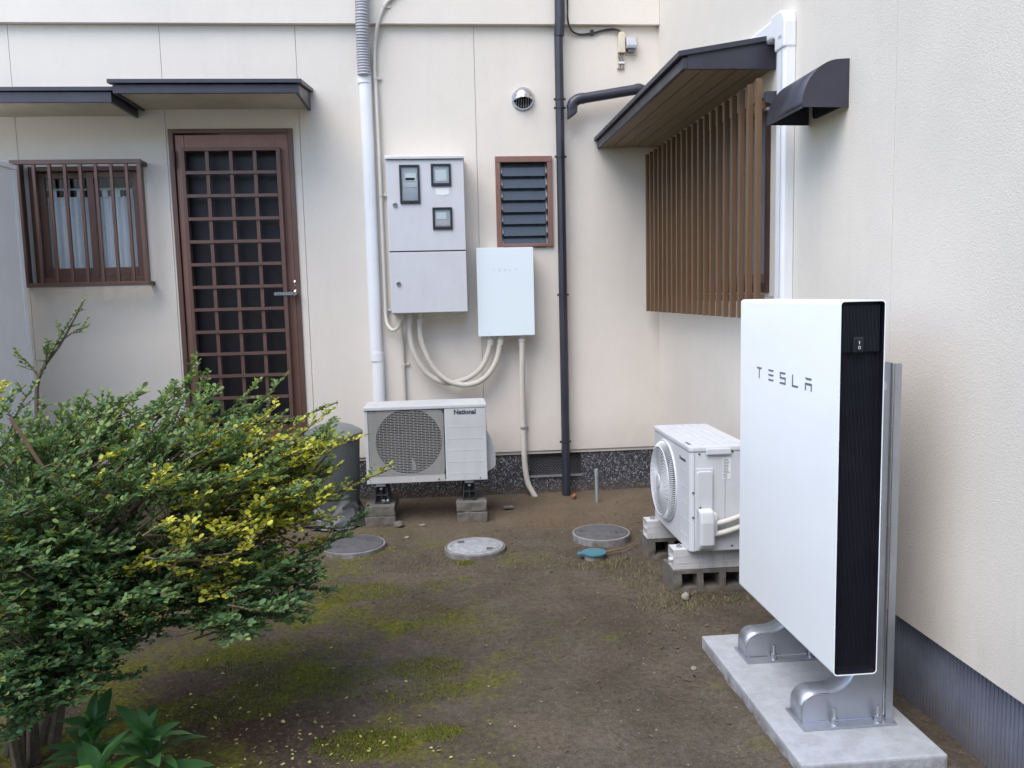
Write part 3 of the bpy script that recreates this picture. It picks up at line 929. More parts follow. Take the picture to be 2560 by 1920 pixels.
# cable with small boxes high on the wall
cb = thing('cable', 'black twin cable sagging along the wall below the ledge', 'cable', (1.1, YB - .02, 3.24))
pts = [(.915, YB - .06, 3.70), (.929, YB - .055, 3.456), (.934, YB - .05, 3.328), (.956, YB - .03, 3.263), (1.012, YB - .012, 3.236), (1.105, YB - .012, 3.242), (1.179, YB - .012, 3.260), (1.255, YB - .02, 3.268), (1.301, YB - .03, 3.249), (1.312, YB - .03, 3.22)]
MB().tube(catmull(pts, 6), .0042, 7).build('cable_core', 'wire', cb)
MB().tube(catmull([(x + .004 * math.sin(i * 2.1), y - .004, z - .007 - .003 * (i % 2)) for i, (x, y, z) in enumerate(pts)], 6), .0042, 7).build('cable_core', 'wire', cb)
MB().box(1.095, 1.117, YB - .022, YB - .001, 3.226, 3.262).build('cable_clip', 'wire', cb, .003)
jb = thing('terminal_box', 'beige terminal box with its lower cover missing and wires showing', 'box', (1.307, YB, 3.0))
MB().prism([(1.283, 3.105), (1.335, 3.105), (1.332, 3.225), (1.322, 3.243), (1.294, 3.243), (1.286, 3.225)], 'y', YB - .042, YB - .001).build('cover', 'box_beige', jb, .004)
MB().box(1.281, 1.333, YB - .012, YB - .001, 3.003, 3.104).build('base_plate', 'box_beige', jb, .002)
MB().box(1.281, 1.287, YB - .024, YB - .0125, 3.003, 3.104).build('side_rib', 'box_beige', jb)
MB().box(1.287, 1.333, YB - .020, YB - .0125, 3.035, 3.050).build('wire_bar', 'paper', jb, .002)
for k in range(4):
    xx = 1.293 + k * .009
    MB().tube(catmull([(xx + .004, YB - .02, 3.12), (xx, YB - .026, 3.095), (xx + .008 * (-1) ** k, YB - .028, 3.07), (xx + .003, YB - .018, 3.05), (xx + .002, YB - .016, 3.0)], 4), .0022, 5).build('wire', 'wire' if k % 2 else 'box_grey', jb)
gbx = thing('grey_box', 'small grey hooded box beside the beige terminal box', 'box', (1.378, YB, 3.1))
MB().box(1.341, 1.424, YB - .008, YB - .001, 3.098, 3.222).build('back_plate', 'box_beige', gbx, .002)
MB().prism([(YB - .0085, 3.212), (YB - .040, 3.205), (YB - .062, 3.150), (YB - .058, 3.130), (YB - .0085, 3.130)], 'x', 1.340, 1.412).build('hood', 'box_grey', gbx, .006)
MB().box(1.352, 1.400, YB - .045, YB - .0085, 3.108, 3.1295).build('socket', 'insect_screen', gbx, .003)

# ---- meter cabinet
mc = thing('meter_cabinet', 'tall grey metal electric meter cabinet with black framed viewing windows', 'cabinet', (-.07, YB - .1, 1.346))
cy0 = YB - .22
MB().box(-.330, .186, cy0 + .012, YB - .001, 1.346, 2.372).build('case', 'cabinet_grey', mc, .004)
MB().prism([(cy0 - .014, 2.368), (cy0 - .014, 2.385), (cy0 + .0, 2.393), (YB - .001, 2.398), (YB - .001, 2.373), (cy0 - .006, 2.373)], 'x', -.336, .192).build('rain_hood', 'cabinet_trim', mc, .002)
d1 = MB().box(-.329, .185, cy0, cy0 + .0115, 1.765, 2.364).build('door', 'cabinet_grey', mc, .003)
d2 = MB().box(-.329, .185, cy0, cy0 + .0115, 1.350, 1.757).build('door', 'cabinet_grey', mc, .003)
MB().box(-.328, .184, cy0 + .0105, cy0 + .0118, 1.7575, 1.7645).build('door_gap', 'black_recess', mc)
for (xx, zz, d_) in ((-.279, 2.072, d1), (-.275, 1.548, d2)):
    MB().lathe([(.017, 0), (.016, -.008), (.012, -.012)], (xx, cy0, zz), 'y', 18).build('lock', 'stainless', d_)
    MB().box(xx - .009, xx + .009, cy0 - .015, cy0 - .0115, zz - .003, zz + .003).build('lock_slot', 'screw', d_)
def meter_window(x0, x1, z0, z1, parts):
    f_ = MB()
    b_ = .014
    for a in ((x0, x0 + b_, z0, z1), (x1 - b_, x1, z0, z1), (x0 + b_, x1 - b_, z1 - b_, z1), (x0 + b_, x1 - b_, z0, z0 + .020)):
        f_.box(a[0], a[1], cy0 - .012, cy0 - .0005, a[2], a[3])
    fr = f_.build('meter_window', 'black_frame', mc, .0025)
    MB().box(x0 + b_, x1 - b_, cy0 - .0025, cy0 - .0008, z0 + .02, z1 - b_).build('meter_face', 'meter_face', fr)
    for (p, q, r_, s_, mt) in parts:
        MB().box(p, q, cy0 - .0045, cy0 - .0028, r_, s_).build('meter_label', mt, fr)
    MB().box(x0 + b_ - .001, x1 - b_ + .001, cy0 - .0085, cy0 - .007, z0 + .0195, z1 - b_ + .001).build('window_glass', 'cover_glass', fr)
    MB().box((x0 + x1) / 2 - .022, (x0 + x1) / 2 + .022, cy0 - .0135, cy0 - .0125, z0 + .006, z0 + .013).build('maker_plate', 'screw', fr)
meter_window(-.244, -.110, 2.078, 2.331, [(-.207, -.132, 2.226, 2.276, 'paper'), (-.220, -.126, 2.185, 2.215, 'cabinet_trim'), (-.205, -.142, 2.230, 2.246, 'battery_white'), (-.222, -.128, 2.108, 2.150, 'box_grey')])
meter_window(-.034, .099, 2.190, 2.336, [(-.004, .070, 2.224, 2.296, 'paper')])
meter_window(-.032, .100, 1.904, 2.050, [(-.008, .060, 1.972, 2.016, 'paper'), (-.014, .082, 1.932, 1.962, 'paper_pink')])
MB().prism([(-.006, 2.176), (.084, 2.176), (.084, 2.136), (.040, 2.126), (-.006, 2.136)], 'y', cy0 - .0018, cy0 - .0004).build('white_sticker', 'paper', mc)

# ---- white control box
gw = thing('control_box', 'glossy white control box below the louvre window', 'box', (.455, YB - .07, 1.173))
gy0 = YB - .15
MB().box(.268, .640, gy0 + .02, YB - .001, 1.185, 1.770).build('case', 'white_plastic', gw, .006)
MB().prism(rounded(.257, .651, 1.173, 1.780, .006), 'y', gy0, gy0 + .018).build('front_cover', 'gloss_white', gw, .003)
LOGO = {
 'T': [[(0, 1), (1, 1), (.88, .83), (.12, .83)], [(.42, .82), (.58, .82), (.58, 0), (.42, 0)]],
 'E': [[(0, 1), (1, 1), (.88, .84), (.12, .84)], [(0, .60), (1, .60), (.88, .44), (.12, .44)], [(0, .18), (1, .18), (.88, .02), (.12, .02)]],
 'S': [[(0, 1), (1, 1), (.86, .83), (.16, .83), (.16, .60), (1, .60), (1, 0), (-.06, 0), (.10, .17), (.84, .17), (.84, .43), (0, .43)]],
 'L': [[(0, 1), (.17, 1), (.17, .17), (1.0, .17), (.88, 0), (0, 0)]],
 'A': [[(0, 1), (1, 1), (.86, .83), (.14, .83)], [(0, .60), (1, .60), (1, 0), (.84, 0), (.84, .42), (.16, .42), (.16, 0), (0, 0)]],
}
def logo(parent, mat, o, xdir, starts, wid, hgt, nrm, name='logo_letter'):
    X, Z, N = Vector(xdir), Vector((0, 0, 1)), Vector(nrm)
    for ch, st in zip('TESLA', starts):
        mb = MB()
        for poly in LOGO[ch]:
            n = len(poly)
            pv = [Vector(o) + X * (st + u * wid) + Z * (v_ * hgt) for u, v_ in poly]
            mb.add([p_ + N * .0006 for p_ in pv] + [p_ + N * .0001 for p_ in pv], [tuple(range(n))] + [(i, n + i, n + (i + 1) % n, (i + 1) % n) for i in range(n)])
        mb.build(name, mat, parent)
logo(gw, 'logo_faint', (.367, gy0, 1.617), (1, 0, 0), [0, .0385, .077, .114, .153], .018, .018, (0, -1, 0))

# ================================================================== AIR CONDITIONERS
# --- old unit against the back wall
a1 = thing('air_conditioner', 'old cream outdoor air conditioner with square slatted grille below the cabinet', 'air conditioner', (-.12, 5.4, .2))
X0, X1, Y0, Y1, Z0, Z1 = -.505, .270, 5.25, 5.54, .268, .742
gcx, gcz, gr = -.229, .536, .212
gxa, gxb, gza, gzb = -.484, -.004, .318, .735
# casing: sides, back, bottom
mb = MB()
mb.box(X0, X0 + .006, Y0 + .004, Y1, Z0, Z1); mb.box(X1 - .006, X1, Y0 + .004, Y1, Z0, Z1)
mb.box(X0 + .006, X1 - .006, Y1 - .006, Y1, Z0, Z1); mb.box(X0 + .006, X1 - .006, Y0 + .006, Y1 - .006, Z0, Z0 + .012)
mb.build('casing', 'ac_cream', a1)
# front panel with round fan opening
mb = MB()
N = 48
ring = [(gcx + gr * math.cos(2 * PI * k / N), min(gzb + .001, gcz + gr * math.sin(2 * PI * k / N))) for k in range(N)]
sq = []
for k in range(N):
    a = 2 * PI * k / N
    c_, s_ = math.cos(a), math.sin(a)
    tx = ((gxb - gcx) if c_ > 0 else (gxa - gcx)) / c_ if abs(c_) > 1e-6 else 9
    tz = ((gzb + .003 - gcz) if s_ > 0 else (gza - gcz)) / s_ if abs(s_) > 1e-6 else 9
    t_ = max(min(tx, tz), gr + .001)
    sq.append((gcx + c_ * t_, min(gzb + .002, gcz + s_ * t_)))
mb.add([(x, Y0 + .012, z) for x, z in ring] + [(x, Y0 + .012, z) for x, z in sq], [(k, (k + 1) % N, N + (k + 1) % N, N + k) for k in range(N)])
mb.build('fan_shroud', 'ac_grille', a1)
mb = MB().add([(x, Y0 + .013, z) for x, z in ring] + [(x, Y0 + .12, z) for x, z in ring], [(k, (k + 1) % N, N + (k + 1) % N, N + k) for k in range(N)], True)
mb.build('fan_duct', 'fan_dark', a1)
MB().box(X0 + .001, gxa - .001, Y0, Y0 + .02, Z0 + .001, Z1).build('front_strip', 'ac_cream', a1, .003)
MB().box(gxa, gxb, Y0 + .002, Y0 + .02, Z0 + .001, gza - .001).build('front_strip', 'ac_grille', a1, .002)
fp = MB().box(.002, X1 - .001, Y0 - .004, Y0 + .02, Z0 + .001, Z1).build('side_front_panel', 'ac_cream', a1, .004)
for zz in (.621, .545, .469, .394, .318):
    MB().box(.018, X1 - .024, Y0 - .0052, Y0 - .0040, zz - .0016, zz + .0016).build('panel_groove', 'cabinet_trim', fp)
MB().box(gxa + .02, gxb - .02, Y0 + .16, Y0 + .17, gza - .03, gzb).build('coil', 'black_recess', a1)
# fan
fan = MB()
fan.lathe([(.055, 0), (.055, -.03), (.04, -.045), (0.0001, -.05)], (gcx, Y0 + .10, gcz), 'y', 20)
for k in range(3):
    a0_ = 2 * PI * k / 3 + .5
    rows = []
    for i in range(6):
        rr = .05 + (.185 - .05) * i / 5
        for j in range(6):
            an = a0_ + (j / 5) * (1.25 + .25 * i / 5) + .25 * i / 5
            rows.append((gcx + rr * math.cos(an), Y0 + .10 - .05 * j / 5, gcz + rr * math.sin(an)))
    fan.add(rows, [(i * 6 + j, i * 6 + j + 1, (i + 1) * 6 + j + 1, (i + 1) * 6 + j) for i in range(5) for j in range(5)], True)
fan.build('fan', 'fan_dark', a1)
MB().box(gcx + .012, gcx + .036, Y0 + .105, Y0 + .125, gza, gzb).build('motor_bracket', 'box_grey', a1)
# slatted grille
mb = MB()
nrow = 39
for k in range(nrow + 1):
    zz = gza + .002 + (gzb - gza - .004) * k / nrow
    mb.box(gxa + .001, gxb - .001, Y0 - .001, Y0 + .004, zz - .0010, zz + .0010)
    for j in range(10):
        xx = gxa + .022 + .0485 * j + (.024 if k % 2 else 0)
        if xx < gxb - .004 and k < nrow:
            mb.box(xx - .0012, xx + .0012, Y0, Y0 + .007, zz + .0017, zz + (gzb - gza - .004) / nrow - .0017)
gr_ = mb.build('slatted_grille', 'ac_grille', a1); gr_['kind'] = 'stuff'
# top lid with shallow ribs
MB().box(X0 - .004, X1 + .004, Y0 - .008, Y1 + .004, Z1 + .001, Z1 + .024).build('top_lid', 'ac_cream', a1, .005)
for k in range(6):
    yy = Y0 + .04 + k * .042
    MB().box(X0 + .05, X1 - .03, yy, yy + .012, Z1 + .0235, Z1 + .0265).build('lid_rib', 'ac_cream', a1, .001)
# valve cover bulging on the right side
MB().prism([(X1 + .0005, .300), (X1 + .045, .325), (X1 + .060, .345), (X1 + .060, .440), (X1 + .035, .520), (X1 + .010, .560), (X1 + .0005, .70)], 'y', Y0 + .08, Y0 + .24).build('valve_cover', 'ac_cream', a1, .010)
lettering('National', .032, .140, (.064, Y0 - .005, .702), (1, 0, 0), (0, 0, 1), 'logo_navy', a1, .035)
for xx, zz in ((-.045, .285), (.222, .283)):
    MB().lathe([(.005, 0), (.005, -.004), (.003, -.006)], (xx, Y0 - .001, zz), 'y', 10).build('screw', 'screw', a1)
# black plastic feet
for xx in (-.418, .150):
    f_ = thing('foot', None, None); f_.parent = a1; f_.location = -BASE[a1]; BASE[f_] = Vector((0, 0, 0))
    zf0 = .132
    mb = MB()
    ol = [(xx - .045, zf0), (xx - .038, zf0 + .10), (xx - .030, zf0 + .115), (xx + .030, zf0 + .115), (xx + .038, zf0 + .10), (xx + .045, zf0)]
    n = len(ol); inn = [(xx + (p - xx) * .86, zf0 + .008 + (q - zf0) * .88) for p, q in ol]
    for yy, sgn in ((5.275, 1),):
        mb.add([(p, yy, q) for p, q in ol] + [(p, yy, q) for p, q in inn] + [(p, yy + .27, q) for p, q in ol] + [(p, yy + .03, q) for p, q in inn],
               [(k, (k + 1) % n, n + (k + 1) % n, n + k) for k in range(n)] + [(k, (k + 1) % n, 2 * n + (k + 1) % n, 2 * n + k) for k in range(n)] + [(n + k, n + (k + 1) % n, 3 * n + (k + 1) % n, 3 * n + k) for k in range(n)] + [tuple(3 * n + k for k in range(n)), tuple(2 * n + k for k in range(n))])
    mb.build('foot_shell', 'black_foot', f_)
    MB().box(xx - .003, xx + .003, 5.276, 5.306, zf0 + .008, zf0 + .108).build('foot_rib', 'black_foot', f_)
    MB().box(xx - .038, xx + .038, 5.277, 5.306, zf0 + .052, zf0 + .060).build('foot_rib', 'black_foot', f_)
    MB().box(xx - .030, xx + .030, 5.262, 5.295, zf0 + .1155, zf0 + .1345).build('metal_clamp', 'galvanised', f_, .003)
    MB().lathe([(.011, 0), (.011, .012)], (xx, 5.268, zf0 + .095), 'z', 6, False).build('bolt', 'galvanised', f_)
for xx, rr in ((-.405, .012), (-.378, .010)):
    tb = MB().lathe([(rr * .6, -.002), (rr, 0), (rr, .06)], (xx, 5.262, .150), 'y', 14).build('pipe_end', 'chrome', a1)
# pavers
def roughen(o, cuts, amp, sd):
    bm = bmesh.new(); bm.from_mesh(o.data)
    bmesh.ops.remove_doubles(bm, verts=bm.verts, dist=.0004)
    bmesh.ops.subdivide_edges(bm, edges=[e for e in bm.edges if e.calc_length() > .03], cuts=cuts, use_grid_fill=True)
    for v in bm.verts:
        q = v.co * 22 + Vector((sd * 5.3, 0, 0))
        v.co += Vector((noise.noise(q), noise.noise(q + Vector((31, 0, 0))), noise.noise(q + Vector((0, 57, 0))))) * amp
    bm.to_mesh(o.data); bm.free()

def paver(x0, x1, y0, y1, z0, z1, label, sd):
    rnd = random.Random(sd)
    mb = MB().box(x0, x1, y0, y1, z0, z1)
    o = mb.build('concrete_paver', 'concrete_rough', None, .006, ((x0 + x1) / 2, (y0 + y1) / 2, z0))
    roughen(o, 7, .006, sd)
    o.rotation_euler.z = rnd.uniform(-.03, .03)
    tag(o, label, 'paver', 'pavers under the old air conditioner')
paver(-.520, -.330, 5.225, 5.60, .062, .130, 'upper concrete paver under the left foot of the old air conditioner', 1)
paver(-.528, -.336, 5.215, 5.60, -.03, .060, 'lower mossy concrete paver under the left foot of the old air conditioner', 2)
paver(.065, .260, 5.225, 5.60, .066, .130, 'upper concrete paver under the right foot of the old air conditioner', 3)
paver(.070, .264, 5.215, 5.60, -.03, .063, 'lower concrete paver under the right foot of the old air conditioner', 4)

# --- newer unit by the side wall
a2 = thing('air_conditioner', 'white outdoor air conditioner with domed round fan guard by the side wall', 'air conditioner', (1.29, 4.06, .12))
X0, X1, Y0, Y1, Z0, Z1 = 1.145, 1.435, 3.73, 4.39, .222, .700
mb = MB(); mb.prism(rounded(X0, X1, Y0, Y1, .022, 4), 'z', Z0, Z1, True); mb.build('casing', 'ac_white', a2)
lid = MB().prism(rounded(X0 - .004, X1 + .004, Y0 - .004, Y1 + .004, .024, 4), 'z', Z1 + .001, Z1 + .027).build('top_lid', 'ac_white', a2, .007)
for k in range(5):
    xx = X0 + .055 + k * .043
    MB().box(xx, xx + .022, Y0 + .03, Y1 - .03, Z1 + .0268, Z1 + .0315).build('lid_rib', 'ac_white', lid, .001)
MB().prism(rounded(X0 + .075, X0 + .195, Y0 - .016, Y0 - .004, .005), 'z', Z1 - .012, Z1 + .018).build('lid_handle', 'ac_white', lid, .005)
MB().box(X0 + .010, X0 + .026, Y0 + .055, Y0 + .125, Z1 + .0268, Z1 + .0278).build('rating_label', 'insect_screen', lid)
# domed guard
fcy, fcz, fr = 4.150, .474, .205
fg = thing('fan_guard', None, None); fg.parent = a2; fg.location = -BASE[a2]; BASE[fg] = Vector((0, 0, 0))
MB().lathe([(fr - .01, -.0015), (0.0001, -.0016)], (X0, fcy, fcz), 'x', 48).build('fan_backing', 'guard_dark', fg)
def gp(r_, a): # dome point
    u = r_ / fr
    d = .028 if u < .86 else .028 * math.sqrt(max(0, 1 - ((u - .86) / .14) ** 2))
    return (X0 - .004 - d - .006 * (1 - u * u), fcy + r_ * math.cos(a), fcz + r_ * math.sin(a))
mb = MB()
for r_ in [.035 + .0158 * k for k in range(10)]:
    q = [gp(r_, 2 * PI * k / 48) for k in range(49)]
    mb.tube(q, .0014, 5, False)
for k in range(36):
    q = []
    for i in range(11):
        r_ = .035 + (.180 - .035) * i / 10
        q.append(gp(r_, 2 * PI * k / 36 + 1.1 * (i / 10)))
    mb.tube(q, .0016, 5, False)
sg = mb.build('spiral_ribs', 'ac_white', fg); sg['kind'] = 'stuff'
mb = MB()
for k in range(120):
    a = 2 * PI * k / 120
    mb.tube([gp(r_, a) for r_ in (.176, .186, .195, .202, .2046)], .0019, 4, False)
sg = mb.build('rim_ribs', 'ac_white', fg); sg['kind'] = 'stuff'
for r_, rr in ((fr + .004, .006), (.178, .0035)):
    q = [gp(min(r_, fr), 2 * PI * k / 64) if r_ < fr else (X0 - .003, fcy + r_ * math.cos(2 * PI * k / 64), fcz + r_ * math.sin(2 * PI * k / 64)) for k in range(65)]
    MB().tube(q, rr, 8, False).build('rim_ring', 'ac_white', fg)
MB().lathe([(.036, -.040), (.034, -.044), (0.0001, -.046)], (X0, fcy, fcz), 'x', 24).build('hub_disc', 'ac_white', fg)
fb2 = MB()
for k in range(3):
    rows = []
    for i in range(5):
        rr = .05 + .13 * i / 4
        for j in range(5):
            an = 2 * PI * k / 3 + j / 4 * 1.3 + .2 * i / 4
            rows.append((X0 - .004 - .016 * j / 4, fcy + rr * math.cos(an), fcz + rr * math.sin(an)))
    fb2.add(rows, [(i * 5 + j, i * 5 + j + 1, (i + 1) * 5 + j + 1, (i + 1) * 5 + j) for i in range(4) for j in range(4)], True)
fb2.build('fan_blades', 'grey_duct', fg)
# front grooves and lettering
for k in range(5):
    zz = .595 - k * .078
    MB().box(X0 - .0012, X0 - .0002, 3.765, 3.885, zz - .0014, zz + .0014).build('panel_groove', 'cabinet_trim', a2)
lettering('Panasonic', .018, .100, (X0 - .0002, 3.895, .640), (0, -1, 0), (0, 0, 1), 'logo_navy', a2, .02)
# service side (faces the camera)
ysd = Y0
MB().box(X0 + .022, X0 + .0235, ysd - .0008, ysd + .001, Z0 + .004, Z1).build('panel_seam', 'insect_screen', a2)
pl = MB().box(X0 + .026, X0 + .112, ysd - .004, ysd + .002, Z0 + .004, Z0 + .400).build('service_panel', 'ac_white', a2, .002)
MB().prism(rounded(X0 + .032, X0 + .108, Z0 + .19, Z0 + .388, .012), 'y', ysd - .012, ysd - .0035).build('panel_bulge', 'ac_white', pl, .005)
vcv = MB().prism([(ysd - .013, Z0 + .010), (ysd - .045, Z0 + .025), (ysd - .058, Z0 + .045), (ysd - .058, Z0 + .150), (ysd - .048, Z0 + .200), (ysd - .013, Z0 + .215)], 'x', X0 + .034, X0 + .104).build('valve_cover', 'ac_white', a2, .012)
MB().prism([(ysd - .004, Z0 + .07), (ysd - .038, Z0 + .08), (ysd - .038, Z0 + .16), (ysd - .03, Z0 + .185), (ysd - .004, Z0 + .19)], 'x', X0 + .1045, X0 + .122).build('pipe_bracket', 'ac_white', a2, .004)
MB().box(X0 + .170, X0 + .171, ysd - .001, ysd + .001, Z0 + .06, Z1 - .02).build('panel_seam', 'insect_screen', a2)
st = MB().box(X0 + .158, X0 + .198, ysd - .0016, ysd - .0004, Z0 + .345, Z0 + .448).build('rating_sticker', 'paper', a2)
for k in range(13):
    zz = Z0 + .440 - k * .0072
    x_ = X0 + .161 + (.0 if k % 3 else .002)
    MB().box(x_, x_ + random.uniform(.014, .033), ysd - .0022, ysd - .0017, zz - .0014, zz + .0012).build('printed_line', 'insect_screen', st)
for (u_, h_) in ((.045, .470), (.205, .478), (.015, .285), (.046, .215), (.015, .165), (.205, .02)):
    MB().lathe([(.0045, .0), (.0045, -.003)], (X0 + u_, ysd - .0135 if u_ == .046 else ysd - .0005, Z0 + h_), 'y', 10).build('screw', 'screw', a2)
# wrapped refrigerant pipes
for dz, dx in ((.135, 0), (.085, 0)):
    MB().tube(catmull([(X0 + .10, ysd - .022, Z0 + dz), (X0 + .16, ysd - .030, Z0 + dz + .012), (X0 + .24, ysd - .028, Z0 + dz + .035), (XR - .10, ysd - .02, Z0 + dz + .06), (XR - .035, ysd - .06, Z0 + dz + .12)], 6), .014, 10).build('wrapped_pipe', 'beige_conduit', a2)
# white plastic stand legs
for (ya_, yb_) in ((3.775, 3.865), (4.285, 4.375)):
    sl_ = thing('stand_leg', None, None); sl_.parent = a2; sl_.location = -BASE[a2]; BASE[sl_] = Vector((0, 0, 0))
    zt_ = .218; zb_ = .121
    mb = MB()
    xa_, xb_ = 1.078, 1.50
    for q in ((ya_, yb_, zb_, zb_ + .005), (ya_, yb_, zt_ - .005, zt_), (ya_ + .001, yb_ - .001, (zb_ + zt_) / 2 - .002, (zb_ + zt_) / 2 + .002)):
        mb.box(xa_, xb_, q[0], q[1], q[2], q[3])
    mb.box(xa_, xb_, ya_ + .0, ya_ + .005, zb_ + .005, zt_ - .005); mb.box(xa_, xb_, yb_ - .005, yb_, zb_ + .005, zt_ - .005)
    mb.build('leg_channel', 'ac_dirty', sl_)
    MB().box(xa_ + .02, xa_ + .022, ya_ + .006, yb_ - .006, zb_ + .006, zt_ - .006).build('end_web', 'ac_dirty', sl_)
    for k in (1, 2):
        zz = zb_ + (zt_ - zb_) * k / 3
        MB().box(xa_ + .001, xb_, ya_ - .0012, ya_ + .0005, zz - .001, zz + .001).build('leg_groove', 'cabinet_trim', sl_)
    MB().lathe([(.014, 0), (.014, .008), (.008, .009), (.008, .016)], (1.118, (ya_ + yb_) / 2, zt_), 'z', 6, False).build('bolt', 'galvanised', sl_)
MB().tube([(1.062, 3.80, .165), (1.12, 3.80, .168)], .011, 12).build('drain_stub', 'ac_white', a2)

# hollow concrete blocks
def block(x0, x1, y0, y1, z0, z1, label):
    t_ = thing('concrete_block', label, 'block', ((x0 + x1) / 2, (y0 + y1) / 2, z0), 'hollow blocks under the white air conditioner')
    hol = []
    wv = (x1 - x0 - .05) / 3
    for k in range(3):
        hx = x0 + .040 + k * (wv - .004)
        hol.append((hx, hx + wv - .036, z0 + .040, z1 - .018))
    mb = panel_mesh('x', x0, x1, z0, z1, y0, y1, hol)
    roughen(mb.build('block_body', 'concrete_rough', t_), 5, .005, x0)
    MB().box(x0 + .01, x1 - .01, (y0 + y1) / 2 + .03, (y0 + y1) / 2 + .035, z0 + .01, z1 - .01).build('core', 'concrete_rough', t_)
block(1.075, 1.465, 3.765, 3.955, -.01, .118, 'near hollow concrete block under the white air conditioner')
block(1.082, 1.470, 4.285, 4.475, -.01, .118, 'far hollow concrete block under the white air conditioner')

# ================================================================== BATTERY, STAND AND SLAB
pad = MB().box(1.016, 1.470, 2.213, 3.151, -.03, .060).build('concrete_slab', 'concrete_pale', None, .007, (1.243, 2.68, 0))
tag(pad, 'new pale concrete slab under the white battery', 'slab')

bt = thing('battery_unit', 'tall white wall battery with dark ribbed end panel on a metal stand', 'battery', (1.218, 2.694, .285))
bx0, bx1, by0, by1, bz0, bz1 = 1.150, 1.287, 2.298, 3.092, .285, 1.419
rr_ = .013
out_ = rounded(bx0, bx1, bz0, bz1, rr_, 5)
inn_ = rounded(bx0 + .003, bx1 - .0032, bz0 + .004, bz1 - .004, rr_ - .003, 5)
n = len(out_)
mb = MB()
mb.add([(x, by0, z) for x, z in out_] + [(x, by1, z) for x, z in out_], [(k, (k + 1) % n, n + (k + 1) % n, n + k) for k in range(n)], True)
mb.add([(x, by0, z) for x, z in out_] + [(x, by0 - .0, z) for x, z in inn_], [(k, (k + 1) % n, n + (k + 1) % n, n + k) for k in range(n)])
mb.add([(x, by1, z) for x, z in out_], [tuple(range(n))])
mb.build('shell', 'battery_white', bt)
MB().add([(x, by0 + .0006, z) for x, z in inn_] + [(x, by0 + .030, z) for x, z in inn_], [(k, (k + 1) % n, n + (k + 1) % n, n + k) for k in range(n)], True).build('recess_lining', 'black_panel', bt)
ep = MB().add([(x, by0 + .0245, z) for x, z in inn_], [tuple(range(n))]).build('end_panel', 'black_panel', bt)
MB().prism(inn_, 'y', by0 + .026, by0 + .060).build('panel_backing', 'black_panel', bt)
# vertical ribs on the end panel
rib = MB().box(-.0016, .0016, 0, .008, 0, 1).mesh('rib', 'black_panel')
nrb = 27
for k in range(nrb):
    xx = bx0 + .014 + (bx1 - bx0 - .028) * k / (nrb - 1)
    o = piece(rib, 'rib', ep, (xx, by0 + .0222, bz0 + .020)); o.scale = (.6, .42, bz1 - bz0 - .175)
    o = piece(rib, 'rib', ep, (xx, by0 + .010, bz1 - .150)); o.scale = (.8, 1.6, .135)
mb = MB()
mb.box(1.194, 1.222, by0 + .002, by0 + .012, 1.268, 1.312)
swt = mb.build('power_switch', 'black_frame', ep, .002)
MB().prism([(by0 - .003, 1.274), (by0 + .0015, 1.274), (by0 + .0015, 1.306), (by0 - .001, 1.306)], 'x', 1.199, 1.217).build('switch_rocker', 'black_panel', ep)
q = [(1.208 + .0030 * math.cos(2 * PI * k / 16), by0 - .0032, 1.282 + .0042 * math.sin(2 * PI * k / 16)) for k in range(17)]
MB().tube(q, .0007, 4, False).build('switch_mark', 'paper', ep)
MB().box(1.2072, 1.2088, by0 - .0028, by0 - .0012, 1.292, 1.301).build('switch_mark', 'paper', ep)
logo(bt, 'logo_grey', (bx0, 2.927, 1.134), (0, -1, 0), [0, .106, .207, .306, .404], .049, .041, (-1, 0, 0))

